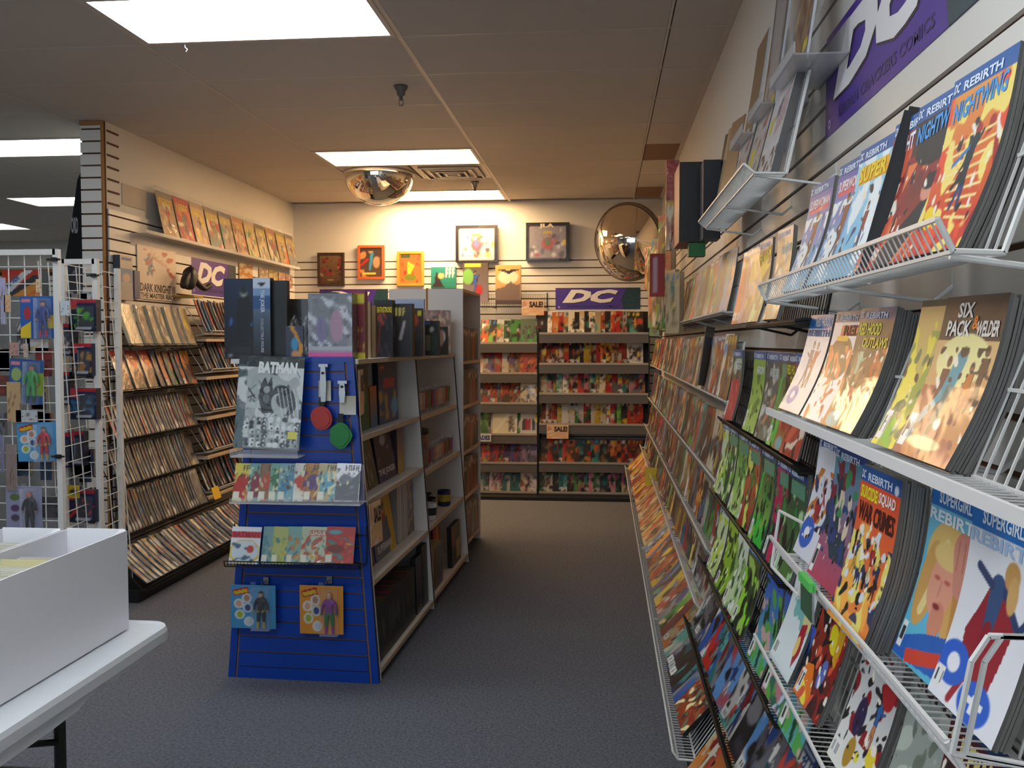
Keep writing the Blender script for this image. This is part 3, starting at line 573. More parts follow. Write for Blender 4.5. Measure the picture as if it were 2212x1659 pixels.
for i in range(6): DESC['lantern%d' % i] = ['dark green comic', 'light green comic', 'orange comic with lime swirl', 'black comic with green orb', 'magenta comic with dark figure', 'grey-green comic inside wire frame'][i]; DESC['bright%d' % i] = ['white and lime comic', 'lime comic with dark disc', 'white comic with green figure', 'dark olive comic with lime flash', 'blue comic with green crowd', 'mid blue comic with green crowd'][i]
def put_hero(k, M, w, h, where, m=COVER, t=.004, sag=.010, curl=.0, copies=0, grp=None, nx=84, ny=128, pitch=.004, paper='5c5a58'):
    A = hero(k, nx, ny); o = comic('comic_book', w, h, t, A, M, m, sag, curl, paper)
    lb = DESC[k]+' '+where
    while lb in SEEN: lb = 'nearer copy, '+lb
    SEEN.add(lb); tag(o, lb, 'comic', grp or 'new comics on the right wall')
    if k in BAND and h < .4:
        ctext(o, 'REBIRTH', .2, .035, .8, .085, 'd8e4f4'); ctext(o, 'DC', .03, .025, .13, .08, 'e8f0f8', shear=.2)
    for s, a, b, c, d, hx, rise in TITLES.get(k, []): ctext(o, s, a, b, c, d, hx, rise=rise*.3)
    if copies:
        V, F, K = cgeo(w, h, t*.8, Art(4, 16, '6a6866'), sag, '706e6a', curl); me = amesh('comic_copy', V, F, K, m)
        for i in range(copies):
            q = bpy.data.objects.new('comic_copy', me); C.objects.link(q)
            q.matrix_world = M @ Matrix.Translation((rnd.uniform(-.002, .002), rnd.uniform(-.003, .002), -pitch*(i+1)))
            tag(q, 'edge-on copy behind the '+DESC[k], 'comic', 'copies stacked behind the '+k+' cover')
    return o
# ---------------- right wall, nearest section: five white wire shelves
TA = {2: dict(lip=(.335, 1.625), bot=(.40, 1.594), top=(.47, 1.80)), 3: dict(lip=(.335, 1.364), bot=(.40, 1.358), top=(.47, 1.54)),
      4: dict(lip=(.335, 1.110), bot=(.425, 1.075), top=(.48, 1.30)), 5: dict(lip=(.330, .862), bot=(.41, .825), top=(.48, 1.04))}
YR = {2: (.985, 2.08), 3: (.60, 1.95), 4: (.93, 1.90), 5: (.70, 2.05)}
for k, d in TA.items():
    lab = {2: 'white wire shelf at eye height on the near right wall', 3: 'white wire shelf with solid front strip, second from eye height', 4: 'white wire tray with raised end loop, lower near right wall', 5: 'lowest white wire shelf at the near right edge of the photo'}[k]
    o = rack('wire_shelf', lab, 1, None, YR[k][0], YR[k][1], d['lip'], d['bot'], d['top'], grp='white wire comic shelves')
    if k == 3: lipstrip(o, YR[k][0], YR[k][1], .334, 1.353, 1.367, SHELFW)
    if k == 4:
        e = MB()
        for dx in (0, .012): e.tube([(.335+dx, .915, 1.105), (.345+dx, .90, 1.20), (.36+dx, .90, 1.225), (.47+dx, .90, 1.225), (.49+dx, .90, 1.2), (.50+dx, .915, 1.08), (.335+dx, .915, 1.105)], .0032)
        e.tube([(.41, .90, 1.08), (.43, .90, 1.225)], .003); e.tube([(.45, .90, 1.08), (.46, .90, 1.225)], .003)
        obj('end_loop', e, o, WWIRE)
def rowA(k, items, w=.165, h=.25, bdx=0, tdx=0):
    d = TA[k] if isinstance(k, int) else k
    b = d.get('cb', (d['bot'][0]-.022, d['bot'][1])); t = d.get('ct', (b[0]+.06, b[1]+.242))
    for it in items:
        key, px = it[0], it[1]; cop = it[2] if len(it) > 2 else 0; ex = it[3] if len(it) > 3 else 0
        X = t[0]-ex; Yl = X*FPX*1.0/(px-1305)/1.0
        # exact: left edge of the cover at this pixel column, at the height of its top
        for _ in range(12):
            lo = Yl; q = np.array([X, Yl, t[1]])-CP; wv = q@CF; x = 1106+FPX*(q@CR)/wv; Yl *= 1+(x-px)/(px-1300)*.9
        yc = Yl-w/2
        M = frameM((b[0]-ex, yc, b[1]+.003), UX_, (t[0]-b[0], 0, t[1]-b[1]), tilt=.045)
        hh = math.hypot(t[0]-b[0], t[1]-b[1])+.003
        put_hero(key, M, w, hh, d.get('where', 'on the near right wall'), copies=cop, nx=d.get('nx', 84), ny=d.get('ny', 128))
TA[2]['where'] = 'on eye-height wire shelf'; TA[3]['where'] = 'on the second white wire shelf'; TA[4]['where'] = 'on third white wire shelf'; TA[5]['where'] = 'on lowest white shelf'
TA[2].update(cb=(.371, 1.600), ct=(.43, 1.812)); TA[3].update(cb=(.366, 1.360), ct=(.43, 1.549)); TA[4].update(cb=(.388, 1.085), ct=(.437, 1.31)); TA[5].update(cb=(.365, .832), ct=(.43, 1.06))
rowA(2, [('sky', 1757, 2, 0), ('sky', 1819, 2, .0), ('sky2', 1864, 3, .0), ('redskin', 1940, 2), ('night', 1991, 2), ('acrobat', 2068, 9)])
for i in range(2):
    M = frameM((.39, 1.392-.022*i, 1.60), UX_, (.064, 0, .24), tilt=1.3); o = comic('comic_book', .05, .235, .006, Art(6, 10, '08080a', '060a12'), M, PRINT); tag(o, ['black comic leaning edge-out, left one, on eye-height wire shelf', 'black comic leaning edge-out, right one, on eye-height wire shelf'][i], 'comic', 'new comics on the right wall')
rowA(3, [('whiteduo', 1756, 1), ('blackhat', 1812, 2), ('darkteam', 1866, 8), ('yellowgreen', 1998, 1), ('posse', 2052, 7)])
rowA(4, [('whiteteam', 1775, 1, .01), ('tealteam', 1812, 1, .02), ('squad', 1868, 9, .045), ('portrait', 2022, 1), ('caped', 2112, 4)])
rowA(5, [('palepastel', 1735, 1, .01), ('fire', 1795, 2), ('splatter', 1885, 2), ('sketch', 1985, 1), ('redlogo', 2068, 3)])
# small green sign clipped on the third shelf
p = atx(1745, 1285, .325)
t = thing('shelf_sign', 'small green sign holder clipped to the third white wire shelf', 'sign', M=frameM((.325, p[1], 1.062), UX_, (-.015, 0, 1)))
obj('holder', MB().box(-.04, 0, -.002, .04, .06, .001), t, ACR); obj('card', MB().box(-.038, .002, .001, .038, .045, .003), t, mat('green_sign_card', '3c5a40', .5, noise=.3, nscale=90)); obj('top_clip', MB().box(-.04, .05, -.004, .04, .064, .006), t, mat('green_clip', '5cc860', .4, noise=.05))
# ---------------- right wall, second section: black racks
def where(s): return s
TB = [dict(lip=(.395, 1.545), bot=(.455, 1.55), top=(.49, 1.74), Y=(1.98, 2.66), cb=(.42, 1.556), ct=(.46, 1.786), where='on the black shelf past the near racks', m=BLACKM),
 dict(lip=(.40, 1.238), bot=(.455, 1.225), top=(.50, 1.44), Y=(2.02, 3.32), cb=(.42, 1.235), ct=(.455, 1.468), where='on second black rack of right wall', m=BWIRE),
 dict(lip=(.372, .985), bot=(.43, .965), top=(.49, 1.19), Y=(2.08, 3.32), cb=(.392, .972), ct=(.43, 1.215), where='on third black rack of right wall', m=BWIRE),
 dict(lip=(.335, .745), bot=(.40, .72), top=(.47, .93), Y=(1.9, 3.32), cb=(.355, .728), ct=(.405, .945), where='on fourth black rack of right wall', m=BWIRE),
 dict(lip=(.285, .53), bot=(.36, .50), top=(.46, .70), Y=(1.7, 3.32), cb=(.31, .508), ct=(.41, .715), where='on fifth black rack of right wall', m=BWIRE)]
for i, d in enumerate(TB):
    o = rack('wire_shelf', ['thin black shelf holding comics', 'black wire rack with green comics', 'black wire rack with lantern-green comics', 'black wire rack with lime comics', 'dark wire rack low down'][i]+', '+ORD[i]+' from top, right wall', 1, None, d['Y'][0], d['Y'][1], d['lip'], d['bot'], d['top'], BWIRE, step=.016, grp='black wire comic racks')
    if i == 0: obj('shelf_plate', MB().box(.395, d['Y'][0], 1.539, .545, d['Y'][1], 1.545), o, BLACKM)
    d.update(nx=30, ny=46)
rowA(TB[0], [('rings', 1619), ('speed', 1645, 1), ('ghost', 1684, 2)])
rowA(TB[1], [('archer', 1587, 1), ('lime', 1632), ('ghost', 1660, 1), ('lantern3', 1688), ('darkteam', 1704), ('redskin', 1722)])
rowA(TB[2], [('bright0', 1566), ('lantern0', 1578), ('lantern1', 1600), ('lantern2', 1622), ('lantern3', 1650), ('lantern4', 1684), ('lantern5', 1708, 2)])
rowA(TB[3], [('bright0', 1560), ('bright1', 1580), ('bright2', 1600), ('bright3', 1622), ('bright4', 1662), ('bright5', 1700), ('bright4', 1740)])
# white wire frame hanging open over the third rack
tag(obj('wire_easel', MB().tube([(.36, 2.02, 1.02), (.375, 2.02, 1.14), (.40, 1.86, 1.14), (.385, 1.86, 1.0), (.36, 2.02, 1.02)], .0035), None, WWIRE), 'bent white wire frame in front of the grey-green comic', 'rack')
def rand_row(n, Y0, Y1, cb, ct, wall, u, labelfn, grp, pal, w=.165, h=None, seed=0, nx=10, ny=15, m=COVER, name='comic_book', cat='comic', stuff=False, th=.003, band=.2, jit=.3, paper='4c4a46', tilt=None, sag=.004):
    """n covers between Y0 and Y1 (reading order) leaning on a rack"""
    VV, FF, KK, nn = [], [], [], 0; r = random.Random(seed*131+7)
    up = (ct[0]-cb[0], 0, ct[1]-cb[1]) if wall != 'b' else (0, ct[0]-cb[0], ct[1]-cb[1])
    L = math.hypot(ct[0]-cb[0], ct[1]-cb[1])
    for i in range(n):
        s = abs(Y1-Y0)/n; y = Y0+(Y1-Y0)*(i+.5+r.uniform(-jit, jit))/n
        A, n1, n2 = cover(seed*1000+i, pal, nx, ny, '1c4a8c' if r.random() < band else None)
        hh = (h or L)*r.uniform(.96, 1.02); tl = tilt if tilt is not None else min(.3, 1.3*th/s+.02)
        pos = (cb[0], y, cb[1]+.002) if wall != 'b' else (y, cb[0], cb[1]+.002)
        M = frameM(pos, u, up, tilt=tl)
        if stuff:
            V, F, K = cgeo(w, hh, th, A, sag, paper); V = np.array([tuple(M @ Vector(p)) for p in V]); VV.append(V); FF.append(F+nn); KK.append(K); nn += len(V)
        else:
            o = comic(name, w, hh, th, A, M, m, sag, 0, paper); tag(o, labelfn(i, n, n1, n2), cat, grp)
    if stuff: return VV, FF, KK
FARV, FARF, FARK, FN = [], [], [], [0]
def far(*a, **k):
    V, F, K = rand_row(*a, stuff=True, **k)
    for v, f, c in zip(V, F, K):
        f0 = f-f.min(); FARV.append(v); FARF.append(f0+FN[0]); FARK.append(c); FN[0] += len(v)
# top row black shelf leftovers, fifth black rack, near low racks
rand_row(4, 3.05, 2.80, (.42, 1.556), (.46, 1.786), 'r', UX_, lambda i, n, a, b: f'{a} and {b} comic, {nth(i)} from left, far end of black shelf', 'new comics on the right wall', COOL, seed=3, nx=20, ny=30, band=1)
rand_row(11, 3.3, 1.75, (.31, .508), (.41, .715), 'r', UX_, lambda i, n, a, b: f'{a} and {b} comic, {nth(i)} from far end, fifth black rack, right wall', 'new comics on the right wall', ['blue', 'black', 'red', 'grey', 'white', 'blue', 'teal'], seed=4, nx=24, ny=36, band=.6)
# lowest slanted tray of the right wall (runs the whole wall)
LOWB, LOWT = (.228, .355), (.372, .515)
rand_row(17, 5.2, 3.3, LOWB, LOWT, 'r', UX_, lambda i, n, a, b: f'{a} and {b} comic, {nth(i)} counting nearer, lying in lowest tray, right wall', 'comics lying in the lowest tray', WARM, seed=6, nx=20, ny=30, band=0, w=.168, h=.22)
rand_row(6, 3.28, 2.86, LOWB, LOWT, 'r', UX_, lambda i, n, a, b: f'{a} and {b} comic, {nth(i)} left of the yellow-banded one, lowest tray', 'comics lying in the lowest tray', ['black', 'teal', 'grey', 'blue'], seed=7, nx=26, ny=40, band=1, w=.168, h=.22)
A = Art(44, 66, 'd8a060', '8c3418'); A.blot(301, 4, .3, '503428', .2); A.blot(302, 5, .5, '90281c', .3); A.blot(303, 5, .9, 'f0e0a0', .6); A.blot(304, 6, 1, '4a8a70', .3); A.rect(0, 0, 1, .16, 'e0cc1c')
for i in range(3): A.fig(.25+.25*i, .55, .35, ['a03020', '3a6a40', '704028'][i], '302018', rng=random.Random(i))
M = frameM((.222, 2.74, .385), UX_, (.144, 0, .16), tilt=.05)
o = comic('comic_book', .2, .235, .012, A, M, paper='1a1a1c'); tag(o, 'comic with yellow masthead on a thick dark pile in the lowest tray', 'comic'); ctext(o, 'Archer', .3, .02, .7, .14, '242018', shear=.3)
rack('wire_shelf', 'long white wire tray lowest along the right wall with slanting comics', 1, None, 2.6, 5.3, (.197, .35), (.26, .33), (.39, .52), WWIRE, step=.02, grp='white wire comic shelves')
rack('wire_shelf', 'far part of the lowest white wire tray on the right wall', 1, None, 5.32, 8.7, (.197, .35), (.26, .33), (.39, .52), WWIRE, step=.04, detail=False, grp='white wire comic shelves')
rack('wire_shelf', 'black wire tray lowest and nearest on the right wall', 1, None, 1.5, 2.58, (.197, .31), (.26, .29), (.39, .50), BWIRE, step=.018, grp='black wire comic racks')
for i, (s, pal) in enumerate(((61, ['orange', 'cream', 'red']), (62, ['cream', 'white', 'orange']), (63, ['white', 'pink', 'blue']), (64, ['blue', 'red', 'cream']), (65, ['orange', 'red', 'black']), (66, ['blue', 'white', 'red']))):
    A, a, b = cover(s*77, pal, 40, 60); M = frameM((.232, 2.47-.13*i, .315), UX_, (.135, 0, .19), tilt=.05)
    tag(comic('comic_book', .168, .23, .004, A, M), f'{a} and {b} comic, {nth(i)} in the black lowest tray at photo bottom', 'comic', 'comics lying in the lowest tray')
tag(obj('base_plinth', MB().box(.30, 1.5, 0, .545, 8.6, .25), None, BLACKM), 'black plinth running under the lowest tray of the right wall', 'plinth')
# bright blue/white shingled comic edges in the tray behind (spines up)
rand_row(16, 2.55, 1.55, (.36, .46), (.45, .64), 'r', UX_, lambda i, n, a, b: f'{a} and {b} comic, {nth(i)} from far end, black rack above lowest black tray', 'new comics on the right wall', ['blue', 'white', 'blue', 'grey', 'black'], seed=9, nx=20, ny=30, band=1)
# ---------------- right wall, far section: white racks
TC = [((.42, 1.612), (.46, 1.61), (.50, 1.80)), ((.42, 1.295), (.46, 1.29), (.50, 1.50)), ((.40, 1.0), (.45, .99), (.49, 1.21)), ((.37, .755), (.43, .74), (.48, .95)), ((.33, .56), (.40, .54), (.47, .74))]
for i, (l, b, t_) in enumerate(TC):
    for j, (y0, y1) in enumerate(((3.38, 4.55), (4.6, 6.4), (6.45, 8.6))):
        lab = f"white wire shelf, {nth(i)} from top, {['nearest', 'middle', 'farthest'][j]} of the far right wall section"
        o = rack('wire_shelf', lab, 1, None, y0, y1, l, b, t_, WWIRE, step=.02 if j == 0 else .06, detail=(j == 0), grp='white wire comic shelves')
        if i in (0, 2, 3): obj('shelf_plate', MB().box(l[0], y0, b[1]-.012, b[0]+.06, y1, b[1]-.008), o, GMETAL)
    cb, ct = (b[0]-.028, b[1]), (b[0]+.012, b[1]+.235)
    rand_row(7, 4.15, 3.42, cb, ct, 'r', UX_, lambda k, n, a, c: f'{a} and {c} comic, {nth(k)} from far end, {nth(i)} white shelf, mid right wall', 'comics on the mid right wall', [COOL, WARM+DARK, DARK+COOL, COOL, WARM+DARK][i], seed=20+i, nx=16, ny=24, band=.3)
    far(38, 8.55, 4.2, cb, ct, 'r', UX_, None, None, WARM+DARK+COOL+['black', 'brown', 'grey'], seed=30+i, nx=6, ny=10, band=0)
far(38, 8.6, 5.25, LOWB, LOWT, 'r', UX_, None, None, ['orange', 'red', 'cream', 'yellow', 'brown'], seed=41, nx=6, ny=10, band=0, h=.22)
V = np.concatenate(FARV); F = np.concatenate(FARF); K = np.concatenate(FARK)
tag(obj('far_comics', amesh('far_comics', V, F, K, PRINT)), 'remaining comics packed on the far end of the right wall racks', 'comics', kind='stuff')
# white blank divider, yellow tags
M = frameM((.43, 4.15, 1.31), UX_, (.03, 0, .23), tilt=-.5); o = comic('blank_board', .1, .26, .002, Art(6, 8, 'd8d4d0'), M, PRINT); tag(o, 'blank white board standing out among comics on the far right wall', 'board')
for i, (px, py, X, dz) in enumerate(((1440, 665, .40, .055), (1413, 1030, .36, .13))):
    p = atx(px, py, X); M = frameM((X, p[1], p[2]-dz/2), UXB, (0, .1, 1)); o = boxart('price_tag', .13, dz, .004, M, 'e8c81c'); tag(o, ['yellow tag sticking out high near the rear right corner', 'yellow triangular tag hanging low near the rear right corner'][i], 'tag')
# ---------------- right wall, above the racks
def qbag(k, Y, x, z, w, h, A, label, cat='comic', name='bagged_comic', m=GLOSSY, tilt=0, dx=.05, grp='bagged magazines high on the right wall'):
    M = frameM((x, Y, z), UX_, (dx, 0, math.sqrt(max(h*h-dx*dx, .01))), tilt=tilt); o = comic(name, w, h, .006, A, M, m, .003, 0, 'b8b8c0'); return tag(o, label, cat, grp)
def clear_ledge(px, py, X, Y0, Y1, z, label):
    t = thing('acrylic_ledge', label, 'shelf', (0, 0, 0), 'clear acrylic ledges')
    obj('ledge_plate', MB().box(X, Y0, z, XR-.014, Y1, z+.004), t, ACR); obj('front_lip', MB().box(X, Y0, z, X+.004, Y1, z+.03), t, ACR); obj('back_plate', MB().box(XR-.02, Y0, z, XR-.016, Y1, z+.08), t, ACR)
clear_ledge(0, 0, .42, 2.17, 2.48, 2.145, 'clear acrylic ledge high on the right wall, nearest of three')
clear_ledge(0, 0, .42, 2.60, 2.84, 2.145, 'clear acrylic ledge high on the right wall, middle of three')
clear_ledge(0, 0, .42, 2.96, 3.24, 2.145, 'clear acrylic ledge high on the right wall, farthest of three')
clear_ledge(0, 0, .40, 1.10, 1.47, 2.26, 'clear acrylic ledge at the top edge, over the purple banner')
A1 = Art(24, 36, '8c8894', '7c7680'); A1.rect(.15, .03, .85, .97, '9c7858'); A1.blot(401, 5, .3, '6c4c34', .05); A1.blot(402, 5, .8, 'd0b488', .05); A1.rect(.7, .86, .95, .93, 'e8dc20')
qbag(0, 2.32, .455, 2.15, .22, .42, A1, 'bagged magazine with brown cover, right one high on right wall')
A2 = Art(24, 36, '6c6468', '746c70'); A2.rect(.12, .06, .86, .95, 'b8b4b4'); A2.blot(405, 5, .7, '8a5c3c', .5); A2.rect(.7, .92, .95, .98, 'e8dc20')
qbag(0, 2.72, .455, 2.15, .24, .42, A2, 'bagged magazine with grey landscape, left of the brown one')
A3 = Art(12, 18, '8c7050', '7c6448'); qbag(0, 3.10, .455, 2.15, .22, .33, A3, 'tan board standing on the farthest acrylic ledge', m=PRINT)
# white wire tray with pale bagged comics
o = rack('wire_shelf', 'white wire tray high on the right wall with flag magazine', 1, None, 2.28, 3.35, (.33, 1.925), (.43, 1.905), (.48, 2.14), WWIRE, step=.0125, grp='white wire comic shelves')
for k, (key, Y, g) in enumerate((('palesketch', 3.05, 'left'), ('palesketch', 2.72, 'middle'), ('flag', 2.42, 'right'))):
    M = frameM((.395, Y, 1.915), UX_, (.06, 0, .24), tilt=.04); put_hero(key, M, .2, .285, g+' one in the high white tray', m=GLOSSY, t=.02, sag=.0, grp='bagged magazines high on the right wall', nx=40, ny=60)
for i, (Y, hx) in enumerate(((3.45, '8c6c4c'), (3.55, 'a08868'), (3.65, '26201e'))):
    M = frameM((.42, Y, 1.95), UX_, (.05, 0, .3), tilt=.15); o = comic('cardboard_sheet', .16, .36, .003, Art(6, 8, hx), M, PRINT); tag(o, ['brown', 'tan', 'dark'][i]+' cardboard sheet standing edge-on beyond the high white tray', 'board', 'cardboard sheets by the high tray')
# dark boxes hanging past the tray
def hbox(px0, py0, px1, py1, Y, d, front, side, label, cat='box', name='boxed_toy', m=PRINT, grp=None):
    a = aty(px0, py0, Y); b = aty(px1, py1, Y); w, h = b[0]-a[0], a[2]-b[2]
    M = frameM(((a[0]+b[0])/2, Y, b[2]), UXB, (0, 0, 1)); o = boxart(name, w, h, d, M, front, side, m); return tag(o, label, cat, grp)
A = Art(10, 20, '180c0e', '0a0a0c'); A.rect(0, 0, 1, .12, '4c1418')
hbox(1468, 350, 1532, 522, 3.9, .3, Art(4, 4, '100809', '060607'), '8c1418', 'tall dark boxed toy hanging on the far right wall')
A = Art(10, 24, 'a82018', 'c8a878'); A.blot(77, 3, .5, '7c1414'); A.rect(0, .45, 1, .5, 'd8b030'); A.blot(78, 3, .4, 'e8d8b0', .5)
hbox(1440, 346, 1466, 540, 4.25, .05, A, '8c1418', 'red-topped hanging bag left of the tall dark boxed toy', m=BAG)
hbox(1520, 345, 1556, 515, 3.7, .12, Art(8, 12, '22242c', '0e1014'), '3c4450', 'dark package in clear bag right of the red-sided box')
hbox(1488, 525, 1524, 553, 3.9, .06, '1c6a2c', '144a20', 'small green carton under the tall dark box')
A = Art(8, 18, '8c1c1c', 'a02418'); A.rect(.2, .1, .45, .9, 'b09098')
hbox(1404, 548, 1436, 640, 5.4, .05, A, '501414', 'narrow red boxed toy hanging near the round mirror')
for i in range(12):
    Yb = 7.6-.21*i; zt = 2.35-.03*(i % 3)-.32*(i % 4 > 1)
    A, a, b = cover(900+i, OLD, 8, 14)
    M = frameM((.36+.01*(i % 3), Yb, zt-.42), (.45, -.9, 0), (.0, 0, 1)); o = comic('bagged_toy', .15, .34, .03, A, M, BAG, 0, 0, 'b8a078'); tag(o, f'{a} and {b} bagged item, {nth(i)} from rear corner, hanging high on right wall', 'package', 'bagged items hanging by the rear right corner')
for i in range(8):
    A, a, b = cover(940+i, DARK+OLD, 8, 14); M = frameM((.37, 7.2-.2*i, 1.62+.01*(i % 3)), (.4, -.9, 0), (.02, 0, 1)); o = comic('bagged_toy', .13, .30, .02, A, M, BAG, 0, 0, '8c7858'); tag(o, f'{a} and {b} bagged item, {nth(i)} from rear, lower hanging row, right wall', 'package', 'bagged items hanging by the rear right corner')
# ---------------- DC banners
PURP = mat('purple_banner', '4a2a94', .35, noise=.05)
def banner(M, w, h, label, sub=True):
    t = thing('banner', label, 'banner', M=M, group='purple comic banners')
    obj('sheet', MB().box(0, 0, -.002, w, h, 0), t, PURP)
    for dz, dx, hx in ((.0006, .006, '2a1a24'), (.0014, 0, 'ece8ea')):
        text('DC', w*.08+dx, h*.3-dx, w*.74+dx, h*.92-dx, t, hx, dz, bold=.06, shear=.35, name='letters')
    text('URBAN CRACKERS COMICS', w*.13, h*.09, w*.74, h*.19, t, '2e1c60', .0008, bold=.02, name='small_letters')
    obj('figure_panel', MB().prism([(w*.8, 0), (w, 0), (w, h), (w*.84, h), (w*.78, h*.5)], .0003, .0007), t, mat('banner_dark_print', '1c3c44', .4, noise=.8, nscale=40)); 
    text('o', w*.03, h*.06, w*.055, h*.16, t, 'c8b8e8', .0008, name='emblem')
banner(frameM((XR-.0155, 2.40, 2.003), UX_, (0, 0, 1)), 1.04, .245, 'large purple banner with white letters on the near right wall')
a = aty(1200, 622, YB-.02); b = aty(1383, 668, YB-.02)
banner(frameM((a[0], YB-.0155, b[2]), UXB, (0, 0, 1)), b[0]-a[0], a[2]-b[2], 'purple banner with white letters on the rear wall under the mirror')
a = aty(690, 625, YB-.02); b = aty(838, 672, YB-.02)
banner(frameM((a[0], YB-.0155, b[2]), UXB, (0, 0, 1)), b[0]-a[0], a[2]-b[2], 'purple banner mostly hidden behind the island display')
banner(frameM((XL+.0155, 6.87, 1.872), UXL, (0, 0, 1)), .86, .28, 'purple banner with white letters on the left wall')

# ================================================================== REAR WALL
def backrack(x0, x1, lips, tops, lab, steel=True):
    t = thing('magazine_rack', lab, 'rack', (0, 0, 0))
    YF = 8.93
    for i, (zl, zt) in enumerate(zip(lips, tops)):
        sh = MB().poly([(x0, YF-.015, zl), (x1, YF-.015, zl), (x1, YB-.02, zl+.03), (x0, YB-.02, zl+.03), (x0, YF-.015, zl-.012), (x1, YF-.015, zl-.012), (x1, YB-.02, zl+.018), (x0, YB-.02, zl+.018)], [(0, 1, 2, 3), (7, 6, 5, 4), (0, 4, 5, 1), (1, 5, 6, 2), (3, 7, 4, 0), (2, 6, 7, 3)])
        sh.box(x0, YF-.018, max(zl-.085, .031), x1, YF-.006, zl+.004)
        s = obj('shelf', sh, t, GMETAL)
        obj('clear_lip', MB().box(x0, YF-.03, zl-.002, x1, YF-.026, zl+.018), t, mat('thin_clear_lip', 'd8cfc0', .3, trans=.5))
        obj('shelf_back', MB().poly([(x0, YF+.05, zl+.005), (x1, YF+.05, zl+.005), (x1, YF+.13, zt), (x0, YF+.13, zt)], [(0, 1, 2, 3)]), t, BLACKM)
    obj('side_panel', MB().box(x0-.012, YF-.005, .03, x0, YB-.02, lips[0]+.06), t, BLACKM); obj('side_panel', MB().box(x1, YF-.005, .03, x1+.012, YB-.02, lips[0]+.06), t, BLACKM)
LR = [1.486, 1.195, .905, .605, .327, .043]; LT = [1.717, 1.432, 1.142, .858, .560, .290]
RR = [1.578, 1.287, 1.0, .707, .335, .047]; RT = [1.797, 1.512, 1.232, .925, .557, .277]
backrack(-1.235, -.640, LR, LT, 'narrow grey rack of graphic novels on the rear wall, left of the wide one')
backrack(-.620, .42, RR, RT, 'wide grey rack of comics on the rear wall, six shelves')
obj('base', MB().box(-1.235, 8.74, -0.0, .42, YB-.02, .03), tag(thing('rack_base', 'black base board under the rear wall racks', 'base', (0, 0, 0))), BLACKM)
PALS = [['white', 'red', 'teal', 'black', 'orange', 'cream'], ['orange', 'yellow', 'red', 'black', 'white', 'brown'], ['red', 'white', 'cream', 'yellow', 'grey', 'pink', 'teal'], ['red', 'white', 'black', 'yellow', 'green', 'cream'], ['red', 'brown', 'orange', 'teal', 'black'], ['brown', 'black', 'green', 'pink', 'teal', 'cream']]
PALL = [['green', 'green', 'white', 'black', 'orange'], ['white', 'red', 'orange', 'cream', 'purple'], ['brown', 'orange', 'grey', 'white', 'red'], ['white', 'green', 'red', 'cream'], ['maroon', 'black', 'purple', 'red', 'green'], ['brown', 'pink', 'cream', 'white', 'teal']]
for i in range(6):
    h = RT[i]-RR[i]
    rand_row(18, -.60, .33, (8.945, RR[i]+.008), (9.02, RT[i]), 'b', UXB, lambda k, n, a, b: f'{a} and {b} comic, {nth(k)} from left, {nth(i)} shelf of wide rear rack', f'comics on shelf {ORD[i]} of the wide rear rack', PALS[i], seed=50+i, nx=11, ny=15, w=.155, band=0, jit=.25, th=.003)
    rand_row(6, -1.20, -.81, (8.945, LR[i]+.008), (9.02, LT[i]), 'b', UXB, lambda k, n, a, b: f'{a} and {b} book, {nth(k)} from left, {nth(i)} shelf of narrow rear rack', f'books on shelf {ORD[i]} of the narrow rear rack', PALL[i], seed=60+i, nx=11, ny=15, w=.14, band=0, jit=.25, th=.004, name='graphic_novel', cat='book')
    s = [('4a5a48', '3c8a3c', 'green crowd'), ('c04818', 'e07828', 'red fiery'), ('d8cca8', '8a7860', 'pale with seated figure'), ('ddd8cc', 'b03030', 'white with dark coats'), ('5a4860', '8c6c88', 'purple grey'), ('c8b098', '7a3c24', 'brown horned')][i]
    A = Art(16, 24, s[0], s[0]); A.blot(500+i, 3, .5, s[1], .3); A.fig(.5, .6, .5, s[1], '302420', rng=random.Random(i)); A.blot(510+i, 5, 1, '241c18', .3)
    if i == 3: A = Art(16, 24, 'ddd8cc'); [A.poly([(x-.08, .35), (x+.08, .35), (x+.11, .85), (x-.11, .85)], c) for x, c in ((.22, '3a2c30'), (.38, 'a82420'), (.55, 'b82824'), (.78, '3a4038'))]
    M = frameM((-.725, 8.94, LR[i]+.01), UXB, (0, .05, LT[i]-LR[i])); o = comic('graphic_novel', .16, .235, .01, A, M); tag(o, f'{s[2]} cover facing out at right end, {nth(i)} shelf of narrow rear rack', 'book', 'face-out books at the right of the narrow rear rack')
A = Art(14, 20, 'e0d8b8'); A.line(.1, .95, .7, .1, .04, 'f4f0d8'); A.fig(.75, .6, .6, '7c5c3c', '5a4030', rng=random.Random(3))
M = frameM((-.955, 8.93, LR[3]+.01), UXB, (0, .05, .24), tilt=.02); tag(comic('comic_book', .24, .24, .01, A, M, BAG), 'wide cream book in glossy bag on the fourth narrow rack shelf', 'book')
